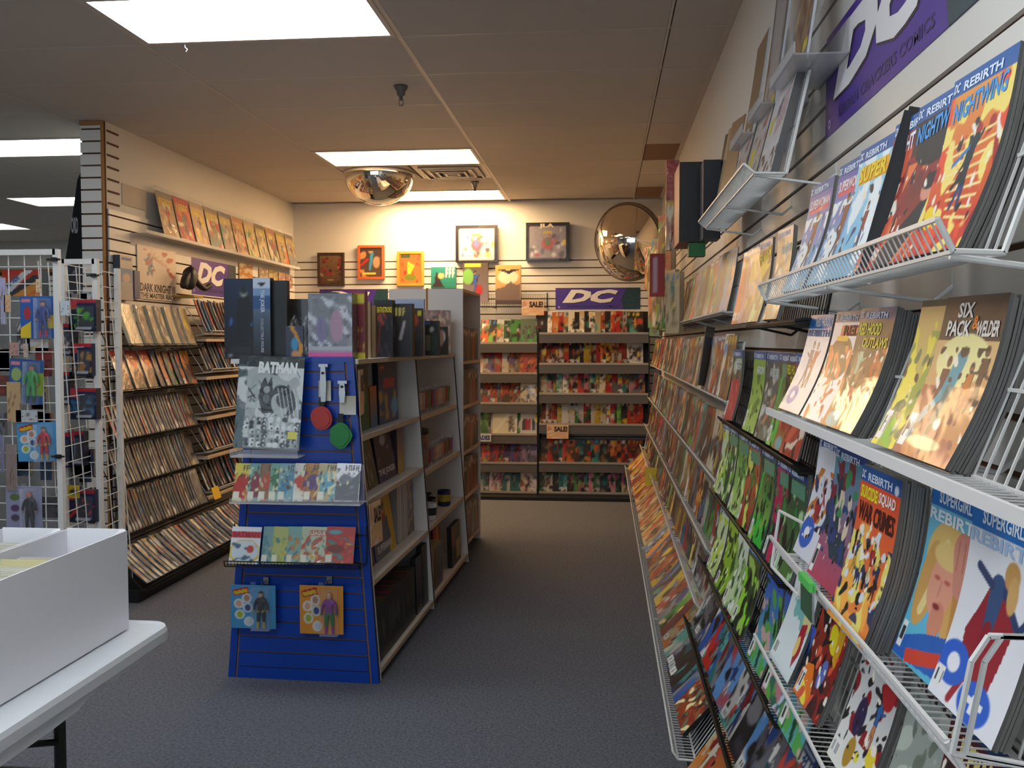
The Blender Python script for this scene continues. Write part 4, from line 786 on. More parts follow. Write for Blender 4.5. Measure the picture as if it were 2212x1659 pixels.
# pictures on the wall
def framed(px0, py0, px1, py1, fcol, art, label, dep=.03, fw=.025):
    a = aty(px0, py0, YB-.05); b = aty(px1, py1, YB-.05); w, h = b[0]-a[0], a[2]-b[2]
    t = thing('framed_picture', label, 'picture', M=frameM((a[0], YB-.0155-dep, b[2]), UXB, (0, 0, 1)), group='framed pictures on the rear wall')
    fm = mat('frame_'+fcol, fcol, .45, noise=.35, nscale=60, bump=.2, bscale=50)
    f = MB()
    for q in ((0, 0, w, fw), (0, h-fw, w, h), (0, fw, fw, h-fw), (w-fw, fw, w, h-fw)): f.box(q[0], q[1], -dep, q[2], q[3], .004)
    obj('frame', f, t, fm); boxart('picture', w-2*fw, h-2*fw, .004, None, art, parent=t).location = (w/2, fw, -.002)
    return t
A = Art(24, 32, '7a5c38', '50341c'); A.blot(601, 3, .3, '8c2420', .1, .7); A.blot(602, 4, .7, 'a09050', .3, .9); A.blot(604, 5, 1, '2c1810')
framed(685, 546, 743, 618, '3a2418', A, 'dark framed brown picture, leftmost on the rear wall')
A = Art(24, 32, '40302c', '5a4030'); A.blot(611, 3, .6, 'c88850', .1); A.line(.55, .2, .45, .75, .07, '3a90b8', .05); A.line(.05, .6, .35, .4, .06, 'b82420'); A.ell(.75, .5, .16, .2, 'b08860'); A.rect(.1, .84, .7, .92, 'd8c83a')
framed(772, 530, 830, 603, 'c06030', A, 'orange framed picture with blue figure streak on the rear wall')
A = Art(24, 32, 'e05a28', 'd8702c'); A.rect(.05, .03, .5, .16, '304c28'); A.poly([(.35, .25), (.7, .4), (.75, .3), (.55, .65), (.35, .75)], 'c8cc30'); A.ell(.5, .8, .3, .12, '707820'); A.blot(615, 4, .9, 'a83018')
framed(857, 543, 915, 617, 'd09030', A, 'bright orange framed picture with yellow jagged shape on the rear wall')
def wallitem(px0, py0, px1, py1, dep, art, side, label, cat, name='boxed_set', m=PRINT, Yw=None, grp=None):
    Yw = Yw or YB-.0155-dep; a = aty(px0, py0, Yw); b = aty(px1, py1, Yw); w, h = b[0]-a[0], a[2]-b[2]
    o = boxart(name, w, h, dep-.002, frameM(((a[0]+b[0])/2, Yw, b[2]), UXB, (0, 0, 1)), art, side, m); tag(o, label, cat, grp); return o
A = Art(24, 20, '2c8a80', '1c7060'); A.poly([(.2, .2), (.3, .35), (.45, .25), (.5, .5), (.35, .6), (.55, 1), (.0, 1), (.15, .7)], '282020'); A.ell(.4, .42, .13, .14, 'd8b078'); A.scribble(.58, .05, .97, .5, 'e8ece0', 3)
wallitem(931, 577, 985, 622, .03, A, '1c5a50', 'teal book with pale face standing on the rear wall', 'book', 'book')
for (x0, y0, x1, y1, dk, lab) in ((984, 487, 1075, 566, 0, 'left pale boxed figure set with clear window, rear wall'), (1136, 481, 1230, 563, 1, 'right dark boxed figure set with clear window and letters JLA')):
    A = Art(30, 26, '241c20', '1c1820'); A.rect(.07, .12, .93, .92, '8c8490' if dk else 'e8dccc')
    r = random.Random(dk)
    for k in range(26): A.ell(r.uniform(.12, .88), r.uniform(.18, .86), r.uniform(.02, .07), r.uniform(.02, .08), r.choice(['3c3448', '6c6480', 'b02838', 'd8d0d4', '4a4460'] if dk else ['f4ecdc', '4858a8', 'c02c30', '6858a0', '303030', 'f4f0e8', '8ca848']))
    A.ell(.5, .55, .13, .16, 'b02430' if dk else 'c83040'); A.ell(.5, .5, .06, .1, '2c7038' if dk else '3c58b0')
    A.rect(.84, .48, .93, .58, 'e0c820'); A.rect(.38, .24, .6, .3, 'b8a828')
    o = wallitem(x0, y0, x1, y1, .07, A, '1a1414', lab, 'toy', m=GLOSSY)
    w, h = o['_s'][:2]; obj('clear_window', MB().box(-w*.43, h*.09, .001, w*.43, h*.88, .012), o, BLIST)
    if dk: text('JLA', -w*.2, h*.84, w*.15, h*.97, o, 'd8ccb0', .001, bold=.05)
A = Art(24, 34, '54483c', '8c7c8c'); A.ell(.2, .35, .22, .2, '78b858'); A.rect(.05, .02, .7, .12, 'c8c040'); A.fig(.5, .5, .6, '3858a8', '3858a8', 'd8a880', '181418', rng=random.Random(4)); A.ell(.65, .7, .14, .14, 'b02c28')
wallitem(1000, 568, 1054, 652, .05, A, '302430', 'colourful hardback with blue-suited figure on the black grid ledge', 'book', 'book', Yw=9.08)
A = Art(24, 34, 'e0b060', 'b89870'); A.ell(.5, .3, .4, .18, 'f4e8c8'); A.poly([(.1, .12), (.35, .1), (.5, .16), (.65, .1), (.95, .12), (.7, .18), (.52, .24), (.35, .18)], '281c18'); A.poly([(0, .62), (.35, .55), (.6, .42), (.8, .5), (1, .48), (1, 1), (0, 1)], '7a6458'); A.rect(0, .9, 1, 1, '4c3a34')
wallitem(1070, 573, 1125, 657, .05, A, '6a5038', 'tan hardback with road and dark wing shape on the black grid ledge', 'book', 'book', Yw=9.08)
t = thing('grid_ledge', 'black wire grid ledge holding two hardbacks on the rear wall', 'rack', (0, 0, 0))
a = aty(1020, 636, 9.12); b = aty(1180, 663, 9.12); g = MB()
for k in range(33):
    x = a[0]+(b[0]-a[0])*k/32; g.bar((x, 9.2, a[2]), (x, 9.2, b[2]), .0018); g.bar((x, 9.2, b[2]), (x, 9.0, b[2]), .0018)
for k in range(4): z = b[2]+(a[2]-b[2])*k/3; g.bar((a[0], 9.2, z), (b[0], 9.2, z), .002)
tag(obj('grid_wires', g, t, BWIRE), kind='stuff')
f = MB()
for x in (a[0], a[0]+.22, b[0]): f.tube([(x, 9.0, b[2]-.005), (x, YB-.016, b[2]-.005), (x, YB-.016, a[2]+.02)], .005)
obj('frame', f.bar((a[0], 9.0, b[2]), (b[0], 9.0, b[2]), .005), t, BWIRE)
def sale(px0, py0, px1, py1, M, w, h, label, word='SALE!'):
    A = Art(20, 14, 'eac8a0', 'f0b880', asp=1.4); A.ell(.12, .35, .1, .25, 'd89878'); A.blot(71, 3, .6, 'f0dcc4', .4)
    o = boxart('sale_sign', w, h, .002, M, A, 'd8b090'); tag(o, label, 'sign', 'paper sale signs'); text(word, -w*.16, h*.5, w*.45, h*.88, o, '2a2018', .0012, bold=.05); return o
for (x0, y0, x1, y1, Yv, lab) in ((1127, 647, 1175, 681, 8.98, 'paper sale sign beside the purple banner on the rear wall'), (1181, 917, 1228, 948, 8.89, 'paper sale sign on the fourth shelf edge of the wide rear rack')):
    a = aty(x0, y0, Yv); b = aty(x1, y1, Yv); sale(0, 0, 0, 0, frameM(((a[0]+b[0])/2, Yv, b[2]), UXB, (0, 0, 1)), b[0]-a[0], a[2]-b[2], lab)
a = aty(1030, 937, 8.88); b = aty(1061, 954, 8.88); o = boxart('shelf_label', b[0]-a[0], a[2]-b[2], .002, frameM(((a[0]+b[0])/2, 8.88, b[2]), UXB, (0, 0, 1)), 'dcdce0'); tag(o, 'white shelf label with blue capitals on the narrow rear rack', 'label'); w, h = o['_s'][:2]; text('ADES', -w*.4, h*.2, w*.42, h*.8, o, '283c78', .0012, bold=.05)

# ================================================================== LEFT WALL
t = thing('acrylic_ledge', 'long clear acrylic ledge high on the left wall under bagged comics', 'shelf', (0, 0, 0), 'clear acrylic ledges')
obj('ledge_plate', MB().box(XL+.015, 5.95, 2.225, XL+.13, 9.1, 2.229), t, ACR); obj('front_lip', MB().box(XL+.126, 5.95, 2.225, XL+.13, 9.1, 2.25), t, ACR); obj('back_plate', MB().box(XL+.015, 5.95, 2.15, XL+.018, 9.1, 2.225), t, ACR)
for i in range(11):
    A = Art(22, 32, ['a87850', 'c03c28', 'c8a888', 'c09850', 'b89868', 'd0805c', 'c8a880', 'a88c50', 'c06c50', 'c8a850', 'b08870'][i], ['c8a078', 'a8302c', 'c89888', '6c8488', 'a08878', 'd08850', 'd8c078', 'a09068', '4c6460', 'a88c68', '8c98a0'][i])
    A.rect(0, 0, 1, .12, ['8c8878', 'b84038', 'b09878', '8c7860', '706c78', 'c08c58', 'c0a880', '807048', 'b08050', 'a09048', '807058'][i]); A.blot(640+i, 3, .5, NAMED[OLD[i % 8]][0], .2); A.blot(660+i, 4, .9, 'd8c8a8', .2); A.fig(.5, .55, .5, NAMED[OLD[(i+3) % 8]][0], NAMED[OLD[(i+5) % 8]][1], rng=random.Random(i)); A.scribble(.1, .14, .9, .3, 'd8c040', 5, i)
    M = frameM((XL+.118, 6.36+.262*i, 2.232), UXL, (-.07, 0, .33), tilt=.03)
    o = comic('bagged_comic', .255, .335, .004, A, M, BAG, .003, 0, 'c8b898'); tag(o, f'old bagged comic, {nth(i)} from the left on the high clear ledge, left wall', 'comic', 'bagged comics on the high clear ledge')
    obj('bag_flap', MB().box(-.13, .335, -.002, .13, .365, 0), o, ACR)
def leftitem(px0, py0, px1, py1, dep, art, side, label, cat, name='booklet', m=PRINT, X=None):
    X = X or XL+.0155+dep; a = atx(px0, py0, X); b = atx(px1, py1, X); w, h = b[1]-a[1], a[2]-b[2]
    o = boxart(name, w, h, dep-.002, frameM((X, (a[1]+b[1])/2, b[2]), UXL, (0, 0, 1)), art, side, m); return tag(o, label, cat)
A = Art(34, 44, 'e0cfc0', 'e0cdb8', asp=.8); A.fig(.3, .34, .42, '8c98a8', '9098a4', 'c0b0a0', '505868', rng=random.Random(3)); A.blot(700, 6, 1.1, 'b86858', .05, .55)
for k in range(6): A.line(.35, .2, .35+.1*k, .03+.07*k, .006, 'b87868')
o = leftitem(296, 527, 381, 652, .006, A, 'c8b8a0', 'cream poster with two lines of tall lettering on the left wall', 'poster', 'poster')
w, h = o['_s'][:2]; text('DARK KNIGHT III', -w*.44, h*.14, w*.47, h*.30, o, '3a3438', .001, bold=.02); text('THE MASTER RACE', -w*.44, h*.02, w*.47, h*.12, o, '3a3438', .001, bold=.02)
A = Art(16, 34, '5878a8', 'a8a098'); A.rect(0, 0, 1, .3, 'c0b8a8'); A.rect(.1, .05, .9, .12, '5c5c90'); A.ell(.5, .5, .3, .1, 'c8a898'); A.poly([(.1, .6), (.9, .6), (1, 1), (0, 1)], 'b0a8a0')
leftitem(259, 550, 288, 650, .05, A, '28303c', 'narrow blue packet with pale portrait hanging near the column', 'package')
leftitem(290, 584, 303, 645, .02, '5c5c80', '40406a', 'slim violet packet between the blue packet and the cream poster', 'package')
for i, (x0, y0, x1, y1, c1, c2) in enumerate(((517, 567, 546, 607, '8c5c38', 'd89040'), (560, 578, 580, 610, '8c8488', 'c0a880'), (581, 582, 600, 614, '9c8c58', 'b8a070'), (602, 588, 617, 618, 'c88878', '9c7080'), (618, 592, 632, 622, 'a87888', 'c07068'))):
    A = Art(10, 14, c1, c2); A.blot(710+i, 3, .4, 'd8c090'); leftitem(x0, y0, x1, y1, .01, A, '907050', f'small bagged comic, {nth(i)} from the purple banner, left wall', 'comic', 'bagged_comic', BAG)['group'] = 'small bagged comics right of the banner'
# hooded figurine (plain)
p = atx(415, 640, XL+.14)
t = thing('figurine', 'small dark crouching figurine with outstretched arm on the left wall', 'figurine', (XL+.02, p[1], p[2]-.01))
def skinbody(joints, edges, rad, name='body', m=MATTE, colf=None, parent=None, sub=1):
    me = bpy.data.meshes.new(name); me.from_pydata(joints, edges, []); o = bpy.data.objects.new('t', me); C.objects.link(o)
    s = o.modifiers.new('s', 'SKIN'); 
    for i, r in enumerate(rad): me.skin_vertices[0].data[i].radius = (r, r)
    me.skin_vertices[0].data[0].use_root = True
    if sub: o.modifiers.new('d', 'SUBSURF').levels = sub
    n = bpy.data.meshes.new_from_object(o.evaluated_get(bpy.context.evaluated_depsgraph_get())); bpy.data.objects.remove(o)
    n.name = name; n.polygons.foreach_set('use_smooth', [True]*len(n.polygons)); n.materials.clear(); n.materials.append(m)
    if colf:
        a = n.color_attributes.new('art', 'FLOAT_COLOR', 'POINT')
        for i, v in enumerate(n.vertices): c = lin(np.array(rgb(colf(v.co)))); a.data[i].color = (*c, 1)
    return obj(name, n, parent)
dk = mat('dark_grey_figurine', '24221f', .5, noise=.2)
skinbody([(.1, -.01, .05), (.1, .0, .13), (.1, .035, .19), (.1, .055, .235), (.11, .09, .12), (.14, .17, .07), (.16, .25, .11), (.1, -.06, .14), (.1, -.1, .06)], [(0, 1), (1, 2), (2, 3), (2, 4), (4, 5), (5, 6), (2, 7), (7, 8)], [.05, .052, .03, .036, .028, .022, .022, .035, .03], m=dk, parent=t, sub=2)
obj('base', MB().box(.0, -.06, .0, .16, .1, .015), t, mat('ochre_plastic', 'a8842c', .5, noise=.1))
# racks of magazines: black wire with shingled bagged comics
LROWS = [((-2.90, 1.49), 'row of pale magazines'), ((-2.90, 1.21), ''), ((-2.90, .912), ''), ((-2.89, .63), ''), ((-2.83, .35), '')]
def lrack(lx, lz, Y0, Y1, wm, label, g):
    return rack('wire_shelf', label, -1, None, Y0, Y1, (lx, lz), (lx-.05, lz-.02), (lx-.13, lz+.14), wm, step=.025, grp=g, detail=False)
for i, ((lx, lz), _) in enumerate(LROWS):
    lrack(lx, lz, 5.30, 6.52, BWIRE, f'black wire rack, {nth(i)} from top, near end of the left wall', 'black wire racks on the left wall')
    cb = (lx-.03, lz-.008); ct = (lx-.12, lz+.235)
    if i >= 2:
        rand_row(26, 5.40, 6.42, cb, ct, 'l', UXL, lambda k, n, a, b: f'{a} and {b} bagged comic, {nth(k)} from left, {nth(i)} black rack, left wall', f'bagged comics on black rack {ORD[i]}, left wall', DARK if i > 2 else DARK+['cream', 'grey', 'red'], seed=80+i, nx=9, ny=14, m=BAG, w=.17, band=0, th=.006, name='bagged_comic', tilt=.12)
# top black rack: thick pale volumes
for k, (Y, wd, c, lab) in enumerate(((5.62, .2, 'e8d8b0', 'pale'), (5.80, .14, '38342e', 'dark grey'), (5.94, .12, '8c7c60', 'tan'), (6.06, .14, '34342f', 'charcoal'), (6.19, .13, 'a89878', 'beige'), (6.31, .1, '6c5c48', 'brown'), (6.42, .15, 'a89468', 'yellow-marked'))):
    A = Art(14, 20, c, c); A.blot(740+k, 3, 1.0, 'c8b888'); 
    if k == 6: A.poly([(.3, .2), (.7, .5), (.5, .65), (.2, .4)], 'e0c820')
    M = frameM((-2.93, Y, 1.482), UXL, (-.085, 0, .26), tilt=.12); tag(comic('magazine', wd, .275, .02, A, M, BAG, .004, 0, 'b8a888'), f'{lab} magazine, {nth(k)} from left on the top black rack, left wall', 'magazine', 'magazines on the top black rack, left wall')
# second: three red-shield covers then mixed
for k in range(3):
    A = Art(26, 38, 'e0ccb0', 'd0b898'); A.poly([(0, 0), (1, 0), (.95, .2), (.55, .5), (.1, .22)], 'c83428'); A.ell(.5, .24, .12, .08, 'd8b030'); A.ell(.5, .22, .07, .03, 'c83428'); A.poly([(.3, .5), (.7, .48), (.8, .62), (.95, .7), (1, 1), (.15, 1), (.1, .7)], '2a2018'); A.ell(.52, .5, .13, .07, '6a4c38')
    M = frameM((-2.93, 5.50+.175*k, 1.2), UXL, (-.09, 0, .245), tilt=.06); tag(comic('comic_book', .18, .265, .005, A, M, BAG), f'white comic with red shield top, {ORD[k]} of three alike, second black rack', 'comic', 'red shield comics, left wall')
rand_row(6, 5.98, 6.46, (-2.93, 1.2), (-3.02, 1.445), 'l', UXL, lambda k, n, a, b: f'{a} and {b} bagged comic, {nth(k)} right of the red shield comics', 'bagged comics beside the red shield ones', ['brown', 'orange', 'green', 'black', 'grey'], seed=87, nx=14, ny=20, m=BAG, w=.17, band=0, name='bagged_comic', th=.005)
# bottom tray
rack('wire_shelf', 'black slanting floor tray of bagged comics along the left wall', -1, None, 5.02, 8.9, (-2.56, .12), (-2.62, .09), (-2.80, .29), BWIRE, step=.04, detail=False)
tag(obj('base_plinth', MB().box(XL+.02, 5.05, 0, -2.66, 9.0, .07), None, BLACKM), 'black plinth under the floor tray of the left wall', 'plinth')
rand_row(46, 5.08, 7.6, (-2.60, .115), (-2.80, .29), 'l', UXL, lambda k, n, a, b: f'{a} and {b} bagged comic, {nth(k)} from left, slanting floor tray, left wall', 'bagged comics in the floor tray, left wall', ['cream', 'brown', 'cream', 'orange', 'grey', 'white', 'black'], seed=88, nx=10, ny=14, m=BAG, w=.17, band=0, h=.27, name='bagged_comic', tilt=.16, th=.008)
# second rack: white wire shelves, edge-on comics
for i, lz in enumerate((1.586, 1.305, 1.008, .718, .419)):
    o = rack('wire_shelf', f'white wire shelf, {nth(i)} from top, far part of the left wall', -1, None, 6.56, 8.6, (-2.85, lz), (-2.92, lz-.02), (-3.05, lz+.17), WWIRE, step=.03, detail=False, grp='white wire shelves on the left wall')
    obj('shelf_face', MB().box(XL+.015, 6.56, lz-.08, -2.9, 8.6, lz-.06), o, SHELFE)
    rand_row(20, 6.58, 7.75, (-2.90, lz-.01), (-2.99, lz+.22), 'l', UXL, lambda k, n, a, b: f'{a} and {b} comic, {nth(k)} from left, {nth(i)} white shelf, left wall', f'comics on white shelf {ORD[i]}, left wall', ['black', 'grey', 'red', 'brown', 'white', 'blue', 'orange'], seed=90+i, nx=9, ny=14, w=.165, band=0, th=.007, tilt=.2)
A = Art(6, 6, 'e0b428'); tag(boxart('price_tag', .12, .09, .003, frameM((-2.80, 6.50, .36), UXL, (-.03, 0, .1)), A, 'c8a020'), 'yellow tag at the right end of the fifth black rack', 'tag')
# black t-shirt hanging on the far side of the column
p = aty(158, 440, 6.0)
t = thing('t_shirt', 'black t-shirt with white print hanging left of the slatwall column', 'shirt', (p[0]+.06, 6.05, 0))
sh = MB()
pts = [(-.02, 2.66), (-.05, 2.6), (-.075, 2.45), (-.10, 2.3), (-.15, 2.05), (-.14, 2.02), (.01, 2.03), (.02, 2.66)]
sh.prism([(x, z) for x, z in pts], -.012, .012, Matrix(((1, 0, 0, 0), (0, 0, 1, 0), (0, 1, 0, 0), (0, 0, 0, 1)))); obj('fabric', sh, t, mat('black_cotton', '141416', .9, noise=.3, bump=.4, bscale=20))
tx = text('ORD', 0, 0, .05, .11, t, 'a8a8ac', 0, bold=.03); tx.matrix_local = Matrix(((1, 0, 0, -.10), (0, 0, -1, -.014), (0, 1, 0, 2.24), (0, 0, 0, 1)))
tag(obj('black_strip_panel', MB().box(XL-.16, 5.75, 0.9, XL-.142, 5.79, 2.3), None, BLACKM), 'thin black upright strip on the far side of the column', 'panel')

# ================================================================== ISLAND DISPLAY
AL = math.radians(1.6); OX, OY = -.978, 3.95
E1 = Vector((math.sin(AL), math.cos(AL), 0)); E2 = Vector((-math.cos(AL), math.sin(AL), 0))   # along, to the left
def isl(s, l, z): return Vector((OX, OY, 0))+E1*s+E2*l+Vector((0, 0, z))
MI = Matrix(((-E2.x, E1.x, 0, OX), (-E2.y, E1.y, 0, OY), (0, 0, 1, 0), (0, 0, 0, 1)))   # local x right, y along, z up
HT = 1.425; TR, BR = -.105, 0.0; BL, TL = -.695, -.575
def xr(z): return TR*z/HT
def xl(z): return BL+(TL-BL)*z/HT
t = thing('display_end_panel', 'tapering bright blue slatwall end panel of the island display', 'display', M=MI)
obj('panel_core', MB().prism([(BL, 0), (BR, 0), (TR, HT), (TL, HT)], .004, .02, Matrix(((1, 0, 0, 0), (0, 0, 1, 0), (0, 1, 0, 0), (0, 0, 0, 1)))), t, BLUEG)
MY = Matrix(((1, 0, 0, 0), (0, 0, 1, 0), (0, 1, 0, 0), (0, 0, 0, 1)))
fw = .032
def seg(z0, z1, i0, i1, y0=-.006, y1=.005): return MB().prism([(xl(z0)+i0, z0), (xr(z0)-i1, z0), (xr(z1)-i1, z1), (xl(z1)+i0, z1)], y0, y1, MY)
z = .055; obj('slat', seg(.0, .05, fw+.010, fw+.010), t, BLUEB)
while z < HT-.03:
    z1 = min(z+.0615, HT); obj('slat', seg(z, z1, fw+.010, fw+.010), t, BLUEB); z += .0695
for sgn in (0, 1):
    f = (lambda q: xl(q)) if sgn == 0 else (lambda q: xr(q)-fw)
    obj('edge_strip', MB().prism([(f(0), 0), (f(0)+fw, 0), (f(HT)+fw, HT), (f(HT), HT)], -.006, .02, MY), t, BLUEB)
obj('edge_strip', MB().prism([(TL, HT-.012), (TR, HT-.012), (TR, HT+.012), (TL, HT+.012)], -.008, .02, MY), t, BLUEB)
def unit(s0, s1, zs, label, name='bookcase', topz=HT):
    t = thing(name, label, 'bookcase', M=MI)
    def cross(s, th, nm, m=SHELFW):
        obj(nm, MB().prism([(BL+.03, 0), (BR-.0, 0), (xr(topz), topz-.02), (TL, topz-.02)], s, s+th, MY), t, m)
    cross(s0, .018, 'side_panel', SHELFW); cross(s1-.018, .018, 'side_panel')
    obj('back_panel', MB().box(-.37, s0+.018, .0, -.35, s1-.018, topz-.02), t, SHELFW)
    obj('seam_strip', MB().prism([(xr(0)-.002, 0), (xr(0)+.004, 0), (xr(topz)+.004, topz), (xr(topz)-.002, topz)], s1-.006, s1, MY), t, BLACKM)
    for zz in zs:
        q = obj('shelf', MB().box(-.35, s0+.018, zz-.02, xr(zz)-.004, s1-.018, zz), t, SHELFW); obj('edge_band', MB().box(xr(zz)-.004, s0+.018, zz-.02, xr(zz)+.002, s1-.018, zz+.001), q, SHELFE)
        obj('shelf', MB().box(xl(zz)+.01, s0+.018, zz-.02, -.37, s1-.018, zz), t, SHELFW)
    q = obj('top_board', MB().box(TL-.10, s0, topz-.02, TR+.01, s1, topz), t, SHELFW); obj('edge_band', MB().box(TR+.01, s0, topz-.02, TR+.014, s1, topz), q, SHELFE)
    return t
SH1 = [1.085, .80, .445, .05]; SH2 = [1.08, .765, .45, .06]
unit(.022, 1.17, SH1, 'white A-shaped bookcase of the island nearest the blue panel', topz=HT)
unit(1.175, 2.30, SH2, 'white A-shaped bookcase of the island farther from the blue panel', topz=HT)
# tall back-to-back bookcases at the end
def tall(x0, x1, right, label):
    t = thing('bookcase', label, 'bookcase', M=MI); s0, s1, H_ = 2.33, 3.07, 1.865
    obj('side_panel', MB().box(x0, s0, 0, x1, s0+.018, H_), t, SHELFW); obj('side_panel', MB().box(x0, s1-.018, 0, x1, s1, H_), t, SHELFW)
    bk = x0 if right else x1-.006; obj('back_panel', MB().box(bk, s0+.018, 0, bk+.006, s1-.018, H_), t, SHELFE)
    for zz in (.09, .42, .74, 1.06, 1.37, H_-.0):
        q = obj('shelf', MB().box(x0+.006, s0+.018, zz-.02, x1-.006, s1-.018, zz), t, SHELFW)
        obj('edge_band', MB().box((x1-.006) if right else x0, s0+.018, zz-.02, x1 if right else x0+.006, s1-.018, zz), q, SHELFE)
    return t
tall(-.29, -.045, True, 'tall white bookcase at the far end of the island facing the aisle')
tall(-.56, -.30, False, 'tall white bookcase at the far end of the island facing the left wall')
obj('seam_board', MB().box(-.30, 2.325, .0, -.288, 2.36, 1.87), tag(thing('filler_board', 'thin raw board between the two tall bookcases', 'board', M=MI)), TRIMW)
BRr = ['7c4c30', '9c7050', '5a3826', 'a83828', '3a2a28', 'b08860', '28405c', '9c8c78', 'c04838', '305c48', '1c1c20']
k = 0
for j, (zz, hh) in enumerate(((.09, .27), (.42, .26), (.74, .26), (1.06, .25), (1.37, .25), (1.565+.04, .0))):
    if not hh: continue
    s = 2.36; r = random.Random(j+5); i = 0
    while s < 3.0:
        tk = r.uniform(.02, .05); h2 = hh*r.uniform(.8, 1.0)
        A = Art(3, 10, r.choice(BRr), r.choice(BRr)); A.rect(0, .1, 1, .2, r.choice(['c8b088', '1c1818', 'c8c0b0']))
        o = boxart('book', tk-.002, h2, .17, MI @ frameM((-.055, s+tk/2, zz+.001), (0, 1, 0), (0, 0, 1)), A, 'b0a490'); tag(o, f'upright book, {nth(i)} from left, {nth(4-j)} shelf down, tall aisle bookcase', 'book', 'books in the tall aisle bookcase'); s += tk; i += 1
# shelf goods: helper placing things on the slanted right face
def shelfbox(s0, s1, zb, h, art, side, label, cat, name, inset=None, dep=.03, lean=.03, m=PRINT, grp=None, rot=0):
    if inset is None: inset = .025 if zb < .1 else .075
    x = xr(zb)-inset; w = s1-s0
    M = MI @ frameM((x, (s0+s1)/2, zb+.001), (rot, 1, 0), (-lean, 0, 1)); o = boxart(name, w, h, dep, M, art, side, m); return tag(o, label, cat, grp)
# unit 1, upper shelf
shelfbox(.06, .14, SH1[0], .27, Art(4, 8, '6a4836', '50362c'), '5a4030', 'brown packet standing at the blue panel end, upper island shelf', 'package', 'package')
A = Art(12, 24, '1c2c20', '106830'); A.rect(0, 0, 1, .25, '14161a'); A.ell(.5, .45, .3, .2, '8c7c60'); A.rect(.3, .28, .8, .36, 'c06020')
shelfbox(.17, .42, SH1[0], .30, A, '141c18', 'black-topped green toy package on the upper island shelf', 'toy', 'boxed_toy')
shelfbox(.44, .56, SH1[0], .20, Art(6, 10, 'c85a20', '2c6ca8'), '7c3818', 'orange and blue packet between two tall packages, upper island shelf', 'toy', 'boxed_toy')
A = Art(16, 26, '16203c', '2c4a80'); A.rect(.25, .25, .8, .42, 'b02028'); A.blot(800, 4, .4, 'a89048', .45, .95); A.ell(.8, .75, .2, .15, '58a0d0'); A.blot(801, 5, .9, 'd07028', .8); A.rect(.1, .05, .3, .1, 'c84820')
shelfbox(.60, .98, SH1[0], .31, A, '101828', 'navy toy package with red block on the upper island shelf', 'toy', 'boxed_toy')
# unit 1, second shelf
for k in range(3): shelfbox(.04+.035*k, .072+.035*k, SH1[1], .25-.03*k, Art(3, 8, ['5a2c70', 'a8a020', '402458'][k]), '3c2050', f'thin {["purple", "yellow-green", "violet"][k]} book spine by the blue panel, second island shelf', 'book', 'book', dep=.15)
A = Art(16, 24, 'a8703c', '8c5a34'); A.fig(.5, .5, .7, 'b85828', '70402a', rng=random.Random(2)); shelfbox(.15, .33, SH1[1], .25, A, '5c4030', 'orange-brown comic leaning left on second island shelf', 'book', 'book', lean=.2)
A = Art(16, 24, '6c6450', '504838'); A.blot(805, 4, .5, '8c8064'); shelfbox(.34, .50, SH1[1], .25, A, '302c24', 'grey-green comic leaning between orange and purple ones, second island shelf', 'book', 'book', lean=.2)
A = Art(26, 36, '2c2838', '302848'); A.blot(806, 3, .5, '484058', 0, .7); A.ell(.45, .22, .16, .1, 'b0a8b0'); A.poly([(.2, .35), (.7, .3), (.85, .75), (.2, .75)], '1c1828'); A.blot(807, 5, 1, '7c68a0', .1, .7); A.rect(0, .78, 1, 1, '382c58')
o = shelfbox(.52, .86, SH1[1], .26, A, '1c1824', 'dark purple hardback with white title on the second island shelf', 'book', 'book', lean=.15); w, h = o['_s'][:2]; text('THE JOKER', -w*.47, h*.1, w*.44, h*.25, o, 'd8d8e0', .001, bold=.03)
shelfbox(.88, 1.02, SH1[1], .24, Art(8, 12, '6c3c58', 'c8a828'), '3c2838', 'narrow purple and yellow comic right of the purple hardback', 'book', 'book')
# unit 1, third shelf
for k in range(4): shelfbox(.03+.03*k, .055+.03*k, SH1[2], .26-.02*k, Art(3, 8, ['2c8a40', '1c1c1c', '48a050', '283c2c'][k]), '1c3020', f'slim {["green", "black", "light green", "dark green"][k]} spine at the blue panel end, third island shelf', 'book', 'book', dep=.15, lean=.1)
A = Art(14, 20, 'a87040', '6c4630'); A.fig(.5, .5, .6, '7c4c30', '402c24', rng=random.Random(9)); shelfbox(.17, .33, SH1[2], .27, A, '402c20', 'brown comic leaning behind the paper sale sign, third island shelf', 'book', 'book', lean=.15)
A = Art(28, 40, 'b08c50', '5a6478'); A.ell(.45, .3, .2, .14, 'c89070'); A.rect(.7, 0, 1, 1, 'd8b030'); A.poly([(.2, .4), (.75, .4), (.8, .8), (.1, .8)], '5c6078'); A.ell(.5, .38, .16, .06, 'b83c2c'); A.ell(.45, .2, .18, .08, '281c18')
o = shelfbox(.36, .74, SH1[2], .30, A, '3c58a0', 'large hardback with brown-haired man and yellow edge, third island shelf', 'book', 'book', lean=.15, dep=.05); w, h = o['_s'][:2]; text('SUPERMAN', -w*.4, h*.1, w*.3, h*.22, o, 'dcdce4', .001, bold=.04)
for k in range(5): shelfbox(.77+.045*k, .812+.045*k, SH1[2], .30, Art(3, 10, ['b8b4b0', 'c4c0bc', 'a8a4a0', 'bcb8b8', 'b0acac'][k]), '9c9894', f'white book spine, {ORD[k]} right of the large hardback, third island shelf', 'book', 'book', dep=.2, lean=.02)
A = Art(10, 20, '888090', '705848'); A.blot(811, 4, .2, 'c8a070'); A.blot(812, 4, .8, '4060a0'); shelfbox(1.0, 1.14, SH1[2], .30, A, '58505c', 'multicoloured packet at the far end, third island shelf', 'package', 'package')
